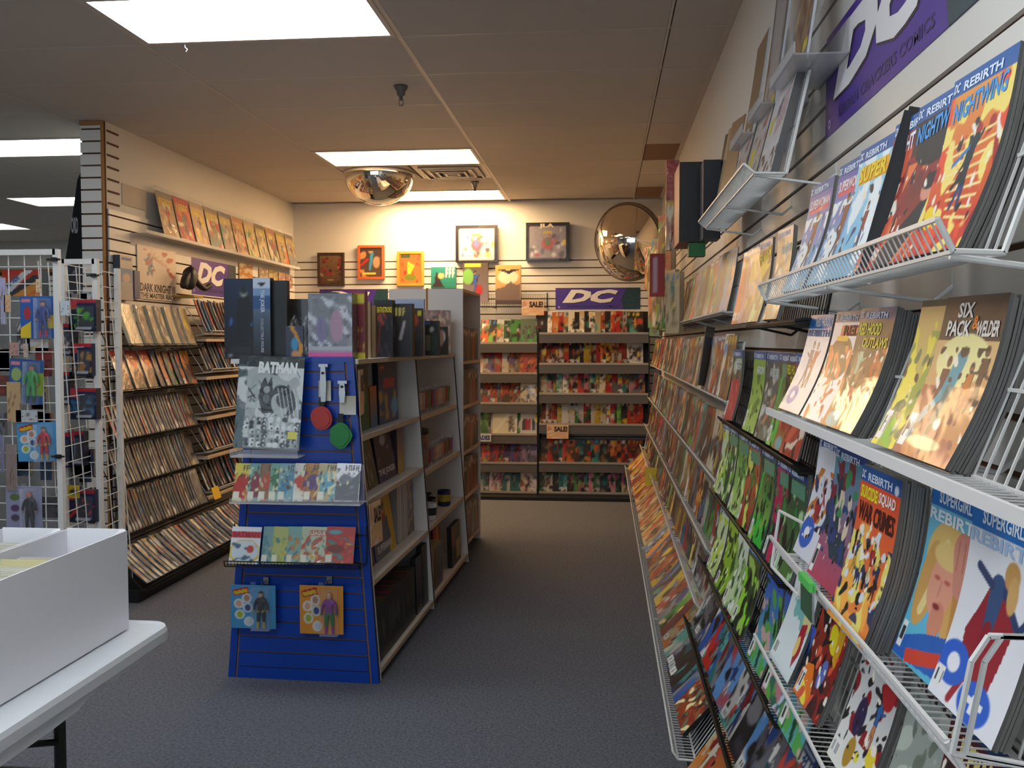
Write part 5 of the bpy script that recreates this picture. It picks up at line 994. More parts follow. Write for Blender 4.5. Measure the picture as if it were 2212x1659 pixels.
# bottom shelf: many slim dark cases
r = random.Random(3); s = .04; i = 0
while s < .82:
    tk = r.uniform(.018, .026); A = Art(3, 12, r.choice(['181818', '202422', '141414', '2a2c28']), '101210'); 
    if r.random() < .6: A.rect(.3, r.uniform(.2, .4), .7, r.uniform(.5, .8), r.choice(['5c605c', '3c5048', '707070']))
    o = shelfbox(s, s+tk-.002, SH1[3], .27, A, r.choice(['983040', '2c4034', '38403c', '5c5c30']), f'slim dark case, {nth(i)} from the blue panel, bottom island shelf', 'case', 'slim_case', dep=.2, lean=.02, grp='slim dark cases on the bottom island shelf'); s += tk; i += 1
shelfbox(.86, 1.0, SH1[3], .30, Art(6, 10, '38405c', '241c20'), '1c1c24', 'dark blue box on the bottom island shelf', 'box', 'boxed_toy'); shelfbox(1.01, 1.14, SH1[3], .33, Art(6, 10, '302020', '141014'), '181214', 'black box at the far end of bottom island shelf', 'box', 'boxed_toy')
# unit 2: tumblers
def tumbler(s, x, zb, r_, h, hexc, label, grp, i):
    p_ = MI @ Vector((x, s, zb)); t = thing('glass_tumbler', label, 'glass', M=Matrix.Translation(p_), group=grp)
    obj('glass', MB().lathe([(r_*.85, 0), (r_, h)], 12, cap=False), t, BLIST, True); obj('printed_band', MB().lathe([(r_*.88, h*.2), (r_*1.0, h*.85)], 12, cap=False), t, mat('tumbler_print_'+hexc, hexc, .4, noise=.6, nscale=30), True)
cs = ['c8b0a0', 'a05040', '806898', 'c8a890', '6c7c50', 'c88060', 'b09080', '98303c']
for j, (zz, s0, n) in enumerate(((SH2[0], 1.25, 13), (SH2[1], 1.3, 12))):
    for i in range(n): tumbler(s0+.075*i, xr(zz)-.05, zz+.001, .03, .15-.03*j, cs[(i*3+j) % 8], f'printed glass tumbler, {nth(i)} from left on the {["upper", "second"][j]} shelf, farther island bookcase', 'printed tumblers in the farther island bookcase', i)
for i in range(4): shelfbox(1.30+.1*i, 1.36+.1*i, SH2[0], .2-.02*i, Art(4, 6, ['a02c24', 'a8583c', '203c2c', '48584c'][i]), '302820', f'small {["red", "tan", "dark green", "grey-green"][i]} box behind the upper tumblers', 'box', 'small_box', inset=.15)
p_ = MI @ Vector((xr(.8)-.12, 1.42, SH2[1]+.001)); t = thing('tin', 'round dark tin with coloured side behind the second shelf tumblers', 'tin', M=Matrix.Translation(p_))
obj('tin_body', MB().lathe([(.09, 0), (.09, .2)], 24), t, mat('tin_print', '7c4c4c', .4, noise=.7, nscale=14), True); obj('lid', MB().lathe([(.094, .2), (.094, .225)], 24), t, BLACKM, True)
# mugs
def mug(s, x, zb, body, band, label):
    p_ = MI @ Vector((x, s, zb)); t = thing('mug', label, 'mug', M=Matrix.Translation(p_), group='mugs on the third shelf of the farther bookcase')
    obj('cup', MB().lathe([(.038, 0), (.042, .01), (.042, .1), (.038, .1), (.036, .012)], 24), t, mat('mug_'+body, body, .25), True); obj('band', MB().lathe([(.0428, .03), (.0428, .075)], 24, cap=False), t, mat('mug_band_'+band, band, .3, noise=.3), True)
    h_ = MB(); h_.tube([MI.to_3x3() @ Vector((0.01, .04+.03*math.sin(a), .052+.03*math.cos(a))) for a in np.linspace(0, PI, 9)], .006, 6); obj('handle', h_, t, mat('mug_'+body, body, .25))
mug(1.44, xr(.5)-.05, SH2[2]+.001, 'd0d0d4', '2c2c34', 'white mug with dark print on the third shelf, farther island bookcase'); mug(1.62, xr(.5)-.09, SH2[2]+.001, '1c1c1e', '3c3430', 'black mug between the white and navy mugs'); mug(1.92, xr(.5)-.06, SH2[2]+.001, '1c2c54', 'b09838', 'navy mug with yellow print on the third shelf, farther island bookcase'); mug(1.78, xr(.5)-.15, SH2[2]+.001, '20222c', '5c5850', 'dark mug behind the navy mug')
A = Art(10, 12, 'a8b0b8'); o = shelfbox(1.75, 2.1, SH2[2]+.0, .27, A, '8c949c', 'pale sign with blue words standing behind the mugs', 'sign', 'sign', inset=.22, dep=.01); w, h = o['_s'][:2]
for k, s_ in enumerate(('I KNOW', 'THE', 'WORLD', 'MINE')): text(s_, -w*.35, h*(.78-.2*k), w*.35, h*(.92-.2*k), o, '2c6090', .001, bold=.03)
r = random.Random(8); s = 1.22
for i in range(9):
    A = Art(3, 8, r.choice(['3c6c8c', '7c4c34', 'a87850', '38302c', '5c5040', '6c4438', '28485c'])); shelfbox(s, s+.033, SH2[3], .25, A, 'a89878', f'book, {nth(i)} from left, bottom shelf of the farther island bookcase', 'book', 'book', dep=.18, lean=0, grp='books on the bottom shelf of the farther island bookcase'); s += .036
A = Art(12, 20, '8c2020', 'a83c24'); A.ell(.6, .4, .25, .3, 'c07828'); shelfbox(1.56, 1.76, SH2[3], .36, A, '701c18', 'tall red box with orange oval on the bottom shelf, farther bookcase', 'box', 'boxed_toy', inset=.08)
A = Art(10, 14, '1c1414', '241c1c'); A.rect(.5, .4, .9, .9, 'a88828'); A.rect(.1, .1, .4, .5, '701c1c'); shelfbox(1.85, 2.15, SH2[3], .26, A, '181414', 'black and yellow box at the right end of the bottom shelf', 'box', 'boxed_toy')
# sale signs on the island edge
a = MI @ Vector((xr(1.37)+.012, .07, 1.18)); sale(0, 0, 0, 0, frameM(a, (-.15, 1, 0), (-.02, .0, 1)), .17, .2, 'paper sale sign hanging from the top edge beside the blue panel', 'SALE'); 
a = MI @ Vector((xr(.6)+.015, .09, .60)); sale(0, 0, 0, 0, frameM(a, (.1, 1, 0), (-.06, 0, 1)), .15, .19, 'paper sale sign hanging over the third island shelf')
# ---- on top of the island
TOPZ = HT+.001
def topbox(px0, py0, px1, Y, dep, art, side, label, cat='box', name='boxed_toy', m=PRINT, zb=None, grp=None, rot=0):
    zb = TOPZ if zb is None else zb; a = aty(px0, py0, Y); b = aty(px1, py0, Y); w, h = b[0]-a[0], a[2]-zb
    o = boxart(name, w, h, dep, frameM(((a[0]+b[0])/2, Y, zb), (1, rot, 0), (0, 0, 1)), art, side, m); return tag(o, label, cat, grp)
A = Art(24, 44, '16284c', '06070a', asp=.4); A.ell(.68, .17, .13, .055, 'a8a898'); A.poly([(.45, .25), (.9, .22), (1, .8), (.4, .8)], '08080a'); A.ell(.68, .145, .13, .045, '15181c'); A.blot(820, 5, 1, '2c5c98', .35, .6); A.rect(.2, .86, .9, .93, '1c1c20'); A.ell(.2, .96, .08, .02, '9c9ca0')
topbox(483, 602, 546, 4.04, .02, A, '0a0c12', 'tall dark blue box front with dim standing figure, left on the island', m=PRINT)
A = Art(10, 44, '7c9cc4', '16181c', asp=.2); A.rect(0, 0, 1, .13, 'c8d4e4'); A.rect(0, .13, 1, .22, '7c9cc4'); A.rect(0, .22, 1, .38, '2c5288'); A.poly([(.1, .05), (.4, .065), (.5, .05), (.6, .065), (.9, .05), (.65, .085), (.5, .1), (.35, .085)], '101014')
o = topbox(546, 600, 583, 4.03, .05, A, '101216', 'blue box spine with vertical white lettering, left on the island'); w, h = o['_s'][:2]
tx = text('THE JOKER', 0, 0, h*.28, w*.3, o, 'c8d8e8', .001, bold=.03); tx.matrix_local = Matrix(((0, 1, 0, -w*.12), (-1, 0, 0, h*.85), (0, 0, 1, .001), (0, 0, 0, 1)))
tx = text('COLLECTIBLE FIGURE', 0, 0, h*.42, w*.16, o, 'b0b4bc', .001, bold=.02); tx.matrix_local = Matrix(((0, 1, 0, -w*.05), (-1, 0, 0, h*.5), (0, 0, 1, .001), (0, 0, 0, 1)))
topbox(584, 606, 619, 4.06, .04, Art(8, 20, '1c1a1a', '070708'), '0c0c0e', 'glossy black box right of the blue spine')
topbox(672, 652, 727, 4.38, .1, '141416', '101012', 'made-up black carton added to hold up the cap on the island', zb=None)  # made-up carton, added so the cap has something to sit on
A = Art(14, 20, '101012', '0c0c10'); A.line(.3, .3, .9, .9, .03, 'b0b0b4'); A.line(.85, .3, .4, .95, .025, 'b0b0b4'); A.ell(.2, .5, .08, .14, 'a0a0a0')
topbox(619, 646, 668, 4.16, .06, A, '101012', 'black package with white scrawl behind the small blue card', m=GLOSSY)
tag(obj('cap', MB().lathe([(.05, 0), (.052, .03), (.04, .045), (.0, .05)], 20, MI @ Matrix.Translation((-.36, .48, HT+.272))), None, BLACKM, True), 'black cap top behind the boxes on the island', 'hat')
A = Art(14, 20, '3c4058', '2c3040'); A.poly([(.2, 0), (.45, 0), (.95, .6), (.9, 1), (.75, 1), (.7, .5)], 'd09028'); A.ell(.5, .55, .2, .2, '3894c0'); A.ell(.55, .85, .25, .12, 'c89060')
topbox(617, 704, 655, 4.0, .01, A, '202430', 'small card with blue drop and orange arc on the island top', 'card', 'card')
A = Art(26, 34, '707078', '8c8890'); A.rect(.1, .03, .9, .8, '585a60'); A.blot(830, 5, .4, 'c8ccd4', .05, .8); A.blot(831, 7, 1, '34343a', .05, .8); A.ell(.3, .55, .12, .2, '584080'); A.ell(.65, .5, .15, .25, 'a86c8c'); A.rect(0, .8, 1, .87, 'a8a8b0'); A.rect(0, .88, 1, 1, 'c82c88')
o = topbox(665, 634, 760, 4.02, .09, A, '58585c', 'silver windowed doll box with pink bottom strip on the island', 'toy', m=GLOSSY); w, h = o['_s'][:2]; obj('clear_window', MB().box(-w*.4, h*.22, .001, w*.42, h*.97, .012), o, BLIST)
A = Art(10, 30, '8c1c28', '6c1420'); A.rect(.1, .05, .9, .2, 'd8c83a'); A.blot(835, 4, .6, 'd8b830', .55); A.rect(0, .92, 1, 1, 'd0c030')
topbox(757, 628, 788, 4.12, .05, A, '8c5c50', 'dark red box with yellow letters right of the doll box')
topbox(788, 652, 800, 4.3, .03, 'a88c70', '8c7458', 'tan upright board on the island, left one', 'board', 'cardboard_sheet'); topbox(800, 660, 811, 4.36, .03, '8c7050', '6c543c', 'brown upright board on the island, right one', 'board', 'cardboard_sheet')
A = Art(16, 34, '1c1a1c', '18161c', asp=.4); A.ell(.4, .32, .25, .12, '8c3c28'); A.line(.3, .4, .2, .9, .06, '5c2420'); A.blot(840, 4, .9, '302c38', .2)
o = topbox(809, 648, 848, 4.5, .06, A, '141214', 'black boxed figure with yellow capitals on the island', 'toy'); w, h = o['_s'][:2]; text('DEATHSTROKE', -w*.46, h*.78, w*.46, h*.88, o, 'd0b820', .001, bold=.03)
A = Art(16, 34, '241f18', '1c1a1c', asp=.4); A.scribble(.05, .08, .7, .22, 'a89c50', 3, 5); A.line(.6, .35, .4, .65, .07, 'a0989c', .09)
topbox(848, 656, 890, 4.62, .06, A, '141214', 'black boxed figure with olive letters and pale arm, right of the yellow-lettered one', 'toy')
A = Art(12, 30, '2c2420', '181418'); A.ell(.4, .25, .3, .12, '8c3424'); A.rect(.6, .05, .95, .14, 'a8a020')
topbox(888, 666, 911, 4.8, .05, A, '141214', 'dark boxed figure with red blot and yellow sticker, third of the black ones', 'toy')
topbox(850, 646, 916, 5.0, .03, Art(8, 12, '8088a0', '5c6478'), '6c7488', 'silvery bagged board behind the black boxed figures', 'board', 'bagged_board', m=GLOSSY)
A = Art(14, 24, '0e0e12', '14181a'); A.rect(.1, .03, .5, .1, '2c5c98'); A.ell(.6, .25, .14, .09, 'b0b0b4'); A.rect(0, .4, .5, .85, '5c5848'); A.ell(.7, .6, .2, .3, '203424')
topbox(911, 693, 947, 5.1, .05, A, '0c0c0e', 'black boxed figure with blue tag, right part of the island top', 'toy')
A = Art(10, 18, '0e0e10', '0c0c0e'); A.ell(.4, .35, .4, .22, 'b0a8a0'); A.ell(.3, .4, .3, .3, '7c5850')
topbox(947, 706, 966, 5.4, .04, A, '0c0c0e', 'small black box with pale round print, far right on the island top', 'toy')
A = Art(20, 30, '8c6c5c', '705c50'); A.blot(850, 5, .3, 'b8a088'); A.blot(851, 5, .8, '7c3030'); A.blot(852, 6, 1.1, '3c4434')
topbox(918, 670, 972, 6.1, .05, A, 'b8b0a4', 'bagged multicoloured pictures leaning on the tall bookcase', 'picture', 'bagged_pictures', m=GLOSSY)
# ---- on the blue panel
PY = OY-.04
def panelcard(px0, py0, px1, py1, dep, art, side, label, cat, name, m=PRINT, Y=PY, lean=0, grp=None):
    a = aty(px0, py0, Y); b = aty(px1, py1, Y); w, h = b[0]-a[0], a[2]-b[2]
    o = boxart(name, w, h, dep, frameM(((a[0]+b[0])/2, Y-lean*.5, b[2]), UXB, (0, lean, h)), art, side, m); return tag(o, label, cat, grp)
A = Art(90, 130, '28302e', '5c686a', asp=.7); A.rect(0, .1, .14, 1, '44585c'); A.rect(.14, .12, .96, .98, 'a8b0b0'); A.blot(860, 3, .3, 'd0d4d4', .12, .7); A.blot(861, 4, .9, '70787a', .12, .7)
r = random.Random(5)
for k in range(26): x = r.uniform(.15, .95); y = r.uniform(.14, .6); A.line(x, y, x+r.uniform(-.12, .12), y+r.uniform(.03, .14), r.uniform(.004, .012), r.choice(['30363a', 'e0e4e4', '586062']))
A.rect(.14, .5, .98, .56, 'bcc4c4'); A.poly([(.36, .3), (.42, .22), (.46, .3), (.52, .22), (.54, .34), (.57, .5), (.63, .6), (.4, .62), (.33, .45)], '1c2022'); A.ell(.45, .36, .05, .04, '9ca4a4'); A.ell(.45, .46, .05, .05, '585e60')
A.ell(.72, .47, .2, .15, '1c2022', .5); A.ell(.66, .52, .14, .11, 'b0b8b8', .6); A.ell(.7, .48, .1, .07, '34393c', .4)
for k in range(5): A.line(.62+.06*k, .34, .72+.06*k, .66, .006, 'd8dcdc')
for row in range(7):
    for k in range(9): x = .17+.095*k+r.uniform(-.02, .02); y = .68+.045*row; A.ell(x, y, r.uniform(.03, .05), r.uniform(.02, .035), r.choice(['c8cccc', '24282a', '8c9496', 'e0e4e4', '4c5456'])); A.ell(x+.01, y+.005, .015, .012, r.choice(['202426', 'd8dcdc']))
A.rect(.82, .8, .95, .88, 'e0d418')
for sx in (-1, 1): A.poly([(.55, .01), (.55+sx*.06, .04), (.55+sx*.14, .01), (.55+sx*.3, .05), (.55+sx*.3, .09), (.55, .1)], '3a4442')
o = panelcard(506, 768, 650, 970, .004, A, '303838', 'large black and white portfolio with white title on the blue panel', 'poster', 'portfolio', GLOSSY, Y=PY-.03, lean=.05); o.matrix_world = o.matrix_world @ Matrix.Rotation(-.035, 4, 'Z')
ctext(o, 'BATMAN', .30, .06, .90, .185, 'e8ecec', bold=.06, shear=.1)
tag(obj('acrylic_holder', MB().box(-1.60, PY-.07, 1.005, -1.30, PY+.03, 1.010).box(-1.60, PY-.07, 1.01, -1.30, PY-.067, 1.04), None, ACR), 'clear acrylic holder under the black and white portfolio', 'shelf')
def digest(px0, px1, py0, py1, A, label, grp, k, m=GLOSSY):
    Y = PY-.07; a = aty(px0, py0, Y); b = aty(px1, py1, Y); w = b[0]-a[0]; h = (a[2]-b[2])
    o = comic('digest_comic', max(w, .1), h*1.05, .004, A, frameM((a[0]+max(w, .1)/2, Y, b[2]), UXB, (0, .05, h), tilt=.06), m, .0, 0, 'a8a498'); return tag(o, label, 'comic', grp)
pals = [('d8c850', 'b83028', 'yellow cover with red oval'), ('70a8a0', '8c3c48', 'teal and red cover'), ('8c6c50', 'c05038', 'red and brown cover'), ('78a898', '3c7c50', 'green cover'), ('7ca8b4', '4c88a8', 'pale blue cover'), ('d8d4cc', 'c04438', 'white cover with red figures'), ('b07830', '5a3a70', 'orange cover'), ('b8a880', '58a0b8', 'tan cover with blue patch'), ('e8e8f0', '707480', 'white painted-glare cover with grey lower part')]  # the last cover's white is window glare put into its colour
xs = [500, 531, 555, 578, 597, 631, 653, 683, 722]
for k, x in enumerate(xs):
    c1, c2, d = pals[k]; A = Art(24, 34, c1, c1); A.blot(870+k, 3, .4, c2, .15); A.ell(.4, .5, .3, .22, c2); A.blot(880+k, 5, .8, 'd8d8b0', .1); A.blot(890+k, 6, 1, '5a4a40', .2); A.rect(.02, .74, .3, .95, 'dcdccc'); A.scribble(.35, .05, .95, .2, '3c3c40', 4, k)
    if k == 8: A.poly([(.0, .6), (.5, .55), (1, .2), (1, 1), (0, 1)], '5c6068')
    digest(x, x+(45 if k < 8 else 52), 1004, 1084, A, d+f', {ORD[k]} from left on clear ledge of blue panel', 'comics on the clear ledge of the blue panel', k)
t = thing('acrylic_ledge', 'clear acrylic ledge holding comics on the blue panel', 'shelf', (0, 0, 0), 'clear acrylic ledges')
a = aty(496, 1086, PY-.09); b = aty(777, 1086, PY-.09)
obj('ledge_plate', MB().box(a[0], PY-.09, a[2]-.004, b[0], OY-.004, a[2]), t, ACR); obj('front_lip', MB().box(a[0], PY-.092, a[2]-.004, b[0], PY-.089, a[2]+.02), t, ACR); obj('back_plate', MB().box(a[0], PY-.01, a[2], b[0], PY-.007, a[2]+.16), t, ACR)
pals2 = [(493, 557, 'dce0e4', 'a8b8c8', 'white comic with red title and eight-sided picture'), (562, 590, '70989c', '4c8890', 'teal cover'), (584, 625, 'b0b868', '98a850', 'yellow-green cover with white glare'), (616, 656, '78a8a0', 'c07838', 'teal and orange cover'), (646, 700, 'b8c0a0', 'b84838', 'pale green cover with red banner'), (700, 762, 'b83430', 'c84838', 'red cover with small crowd')]
for k, (x0, x1, c1, c2, d) in enumerate(pals2):
    A = Art(28, 36, c1, c1); 
    if k == 0: A.rect(0, .12, 1, .3, 'c83040'); A.poly([(.25, .35), (.75, .35), (1, .55), (1, .8), (.75, 1), (.25, 1), (0, .8), (0, .55)], 'd8b838'); A.poly([(.28, .38), (.72, .38), (.94, .56), (.94, .78), (.72, .96), (.28, .96), (.06, .78), (.06, .56)], 'c8d4dc'); A.blot(900, 5, .8, '48607c', .4, .95); A.ell(.68, .6, .12, .1, 'c03830')
    else:
        A.blot(900+k, 4, .4, c2, .25); A.blot(910+k, 5, .8, '48807c', .3); A.blot(915+k, 6, 1., 'c8a040', .4); A.rect(.02, .76, .25, .97, 'dcd8c8')
        if k == 4: A.rect(.3, .1, 1, .25, 'a84038')
        if k == 5: A.ell(.3, .15, .25, .06, '58a8b0'); A.ell(.35, .6, .3, .12, '7c3028')
    o = digest(x0, x1, 1142, 1219, A, d+f', {ORD[k]} from left on wire shelf of blue panel', 'comics on the black wire shelf of the blue panel', k, PRINT if k in (0, 5) else GLOSSY)
    if k == 0: ctext(o, 'BATMAN', .05, .13, .95, .29, 'a01828', bold=.05)
    if k == 4: ctext(o, 'LEAGUE', .35, .12, .95, .23, 'e8dcc8', bold=.03)
a = aty(484, 1222, PY-.09); b = aty(776, 1222, PY-.09); z0 = a[2]
t = thing('wire_shelf', 'black wire shelf holding comics on the blue panel', 'rack', (0, 0, 0), 'black wire comic racks')
f = MB()
for x in (a[0], b[0]): f.tube([(x, PY-.09, z0+.02), (x, PY-.085, z0-.004), (x, PY+.02, z0-.004), (x, OY-.008, z0+.10), (x, OY-.008, z0+.16)], .003)
for y, z in ((PY-.09, z0+.02), (PY-.085, z0-.004), (PY+.02, z0-.004), (OY-.01, z0+.12)): f.bar((a[0], y, z), (b[0], y, z), .003)
obj('frame', f, t, BWIRE); g = MB()
for k in range(1, 40):
    x = a[0]+(b[0]-a[0])*k/40; g.bar((x, PY-.09, z0+.02), (x, PY-.085, z0-.004), .0014); g.bar((x, PY-.085, z0-.004), (x, PY+.02, z0-.004), .0014)
tag(obj('tray_wires', g, t, BWIRE), kind='stuff')
# carded toy figures
def toyfig(parent, h, suit, legs, boots, skin, hair, x=0, y=0, z=.012, glove=None):
    s = h
    J = [(0, .5, 0), (0, .62, 0), (0, .74, 0), (0, .83, 0), (0, .92, .01), (-.11, .76, 0), (-.17, .6, .02), (-.18, .44, .03), (.11, .76, 0), (.17, .6, .02), (.18, .44, .03), (-.06, .46, 0), (-.075, .25, .01), (-.08, .05, 0), (-.09, .0, .03), (.06, .46, 0), (.075, .25, .01), (.08, .05, 0), (.09, .0, .03), (0, .99, .005)]
    ED = [(0, 1), (1, 2), (2, 3), (3, 4), (2, 5), (5, 6), (6, 7), (2, 8), (8, 9), (9, 10), (0, 11), (11, 12), (12, 13), (13, 14), (0, 15), (15, 16), (16, 17), (17, 18), (4, 19)]
    R = [.075, .07, .085, .045, .078, .045, .034, .028, .045, .034, .028, .06, .045, .032, .028,   .06, .045, .032, .028, .062]
    J = [(x+a*s, y+b*s, z+c*s) for a, b, c in J]; R = [r*s for r in R]
    def cf(p):
        yy = (p.y-y)/s; ax = abs(p.x-x)/s
        if yy > .95: return hair
        if yy > .84: return skin
        if ax > .12 and yy < .5 and yy > .38: return glove or skin
        if yy > .5: return suit
        if yy > .46: return glove or legs
        return legs if yy > .2 else boots
    return skinbody(J, ED, R, 'figure', colf=cf, parent=parent)
def carded(px0, py0, px1, py1, Y, bg, dots, logo, figcol, label, grp, side=1, tilt=0, bgf=None):
    a = aty(px0, py0, Y); b = aty(px1, py1, Y); w, h = b[0]-a[0], a[2]-b[2]
    A = Art(40, 40, bg, bg, asp=1.0)
    if bgf: bgf(A)
    if dots:
        for q, (cx, cy) in enumerate(((.36, .3), (.18, .43), (.38, .52), (.2, .68), (.4, .84))): A.ell(cx, cy, .11, .11, 'd0d4d4'); A.ell(cx, cy, .07, .08, ['a87868', 'c89880', '3c4878', '98a838', 'd0d4d4'][q] if q < 4 else 'b8c0c4')
    if logo: A.poly([(.03, .12), (.38, .03), (.42, .18), (.08, .26)], 'a82028'); A.poly([(.06, .15), (.37, .08), (.39, .16), (.09, .23)], 'c8a820')
    o = comic('action_figure', w, h, .002, A, frameM(((a[0]+b[0])/2, Y, b[2]), (math.cos(tilt), 0, math.sin(tilt)), (-math.sin(tilt), 0, math.cos(tilt))), PRINT, 0, 0, 'a8a8a8')
    tag(o, label, 'toy', grp)
    fx = w*.2*side; toyfig(o, h*.88, *figcol[:5], x=fx, y=h*.02, z=.014, glove=figcol[5] if len(figcol) > 5 else None)
    obj('blister', MB().box(fx-w*.2, h*.0, .001, fx+w*.2, h*.95, .036), o, BLIST)
    obj('hanger_tab', MB().box(-.012, h, -.002, .012, h+.014, 0), o, BLIST); return o
G1 = 'carded figures on the blue panel'
carded(498, 1263, 596, 1359, PY, '3c88b8', 1, 1, ('14161c', '101218', 'b89838', 'c09878', '141414', 'a89040'), 'light blue carded figure in black suit and gold boots, blue panel', G1)
carded(647, 1264, 742, 1371, PY, 'd08828', 1, 1, ('7c3088', '20703c', 'a02c80', 'd0a080', 'c89878', '207038'), 'orange carded bald figure in purple and green, blue panel', G1)
def hook(px, py, Y, L, label, m=CHROME, grp='metal peg hooks'):
    a = aty(px, py, OY-.008); t = thing('peg_hook', label, 'hook', (a[0], OY-.008, a[2]), grp); obj('back_plate', MB().box(-.012, -.004, -.02, .012, 0, .012), t, m); obj('rod', MB().tube([(0, 0, 0), (0, -L, -.01), (0, -L-.006, .008)], .003), t, m); return t
hook(575, 1252, PY, .05, 'small peg hook above the light blue carded figure'); hook(712, 1250, PY, .05, 'small peg hook above the orange carded figure')
for (px, py0, py1, lab) in ((702, 790, 868, 'long silver display hook above the red disc keychain'), (743, 826, 870, 'short silver display hook above the green keychain')):
    a = aty(px, py0, OY-.01); b = aty(px, py1, OY-.04); t = thing('display_hook', lab, 'hook', (a[0], OY-.008, b[2]), 'silver display hooks'); hh = a[2]-b[2]
    obj('strap', MB().prism([(-.010, 0), (.010, 0), (.014, hh*.5), (.010, hh), (-.010, hh), (-.014, hh*.5)], -.004, .0, Matrix(((1, 0, 0, 0), (0, 0, 1, -.03), (0, 1, 0, 0), (0, 0, 0, 1)))), t, CHROME); obj('top_plate', MB().box(-.02, -.03, hh-.005, .02, 0, hh+.008), t, CHROME); obj('stud', MB().lathe([(.006, 0), (.006, .004)], 12, Matrix.Translation((0, -.036, hh*.8)) @ Matrix.Rotation(PI/2, 4, 'X')), t, BLACKM)
for (x0, y0, x1, y1, lab) in ((688, 822, 715, 866, 'beige price card behind the long silver hook'), (733, 855, 769, 896, 'cluster of beige and white price stickers above the green keychain')):
    panelcard(x0, y0, x1, y1, .002, Art(8, 8, 'b0a890', 'd8d4d0'), 'a8a090', lab, 'tag', 'price_tag', Y=OY-.02)
def keychain(px, py, rx, ry, colr, label, pts):
    p_ = aty(px, py, OY-.035); t = thing('keychain', label, 'keychain', (p_[0], OY-.03, p_[2]), 'rubber keychains on the blue panel')
    m_ = mat('rubber_'+colr, colr, .45, noise=.1); sx = rx*OY/FPX; sz = ry*OY/FPX
    P_ = [(sx*a, sz*b) for a, b in pts]; obj('rubber_disc', MB().prism(P_, 0, .012, Matrix(((1, 0, 0, 0), (0, 0, -1, 0), (0, 1, 0, 0), (0, 0, 0, 1)))).prism([(x*.8, y*.8) for x, y in P_], .012, .018, Matrix(((1, 0, 0, 0), (0, 0, -1, 0), (0, 1, 0, 0), (0, 0, 0, 1)))), t, m_)
    obj('strap', MB().box(-.012, -.006, sz*.9, .012, -.002, sz+.04), t, BLACKM)
circ = [(math.cos(a)*(1-.08*math.sin(2*a)), math.sin(a)) for a in np.linspace(0, 2*PI, 24, endpoint=False)]
keychain(695, 903, 24, 26, 'b83028', 'plain red oval rubber keychain hanging on the blue panel', circ)
keychain(736, 941, 25, 28, '1c8038', 'plain green rubber keychain hanging on the blue panel', [(math.cos(a)*(1+.07*math.cos(5*a)), math.sin(a)*(1+.05*math.cos(4*a))) for a in np.linspace(0, 2*PI, 24, endpoint=False)])

# ================================================================== GRID TOWER AT LEFT
def gridpanel(px0, px1, py0, Y, label, nx, ytop2=None, z0=.12):
    a = aty(px0, py0, Y); b = aty(px1, py0, Y); x0, x1, z1 = a[0], b[0], a[2]; t = thing('wire_gridwall', label, 'rack', (0, 0, 0), 'white wire grid display panels')
    f = MB()
    for x in (x0, x1): f.box(x-.014, Y-.014, 0, x+.014, Y+.014, z1)
    f.box(x0, Y-.014, z1-.028, x1, Y+.014, z1); obj('frame', f, t, WWIRE); g = MB(); n = max(2, int(round((x1-x0)/.085)))
    for k in range(1, n): g.bar((x0+(x1-x0)*k/n, Y, z0), (x0+(x1-x0)*k/n, Y, z1-.02), .003)
    k = 1
    while z1-.085*k > z0: g.bar((x0, Y, z1-.085*k), (x1, Y, z1-.085*k), .003); k += 1
    obj('grid_wires', g, t, WWIRE); return x0, x1, z1
x0, x1, z1 = gridpanel(-120, 122, 541, 4.4, 'white wire grid panel hung with carded figures, nearer of two at left', 7)
x2, x3, z3 = gridpanel(136, 206, 560, 4.8, 'narrower white wire grid panel behind and right of the nearer one', 3)
t = thing('wire_gridwall', 'white wire grid panel turned edge-on between the two front ones', 'rack', (0, 0, 0), 'white wire grid display panels'); g = MB()
X_ = x1-.03
for y in np.arange(4.46, 5.2, .085): g.bar((X_, y, .12), (X_-.12, y+.02, z1-.05), .003)
for z in np.arange(.2, z1-.05, .085): g.bar((X_, 4.42, z), (X_-.1, 5.2, z), .003)
obj('grid_wires', g, t, WWIRE); obj('frame', MB().box(X_-.1-.014, 5.2, 0, X_-.1+.014, 5.23, z1-.03), t, WWIRE)
for zz, yy, xx in ((1.91, 4.38, x1), (.93, 4.38, x1), (1.86, 4.78, x3)):
    tag(obj('grid_clip', MB().bar((xx-.04, yy, zz), (xx+.03, yy, zz), .005, 6).box(xx-.012, yy-.012, zz-.01, xx+.012, yy+.012, zz+.01), None, BLACKM), f'black clip on the white grid frame at height {["top", "middle", "right top"][0 if zz > 1.9 else 1 if zz < 1 else 2]}', 'clip', 'black clips joining the grid panels')
G2 = 'carded figures on the white grid'
def bw(A): A.poly([(0, .75), (.3, .6), (.3, 1), (0, 1)], 'd8b828'); A.rect(.6, .45, 1, .75, 'd0b028'); A.ell(.2, .4, .1, .16, 'a83038'); A.rect(.04, .06, .3, .14, 'c87888')
carded(43, 640, 120, 731, 4.394, '2458a0', 0, 0, ('283c80', '283c80', 'a82838', 'c08468', '181828'), 'blue and yellow carded figure in blue suit and red boots, white grid', G2, bgf=bw)
def bg2(A): A.rect(.6, .3, 1, .8, '88a030'); A.ell(.2, .35, .15, .15, '8ca060'); A.rect(.04, .06, .3, .14, 'c87888')
carded(16, 776, 92, 872, 4.394, '285088', 0, 0, ('348a44', '3c9850', '184028', 'a87860', '38281c'), 'blue and green carded figure in green suit, white grid', G2, tilt=-.06, bgf=bg2)
carded(38, 912, 127, 997, 4.394, '4890c0', 1, 1, ('b02830', 'b02430', 'b89040', 'b88468', '2c1c18', 'b89840'), 'light blue carded figure in red suit and gold boots, white grid', G2, tilt=.03)
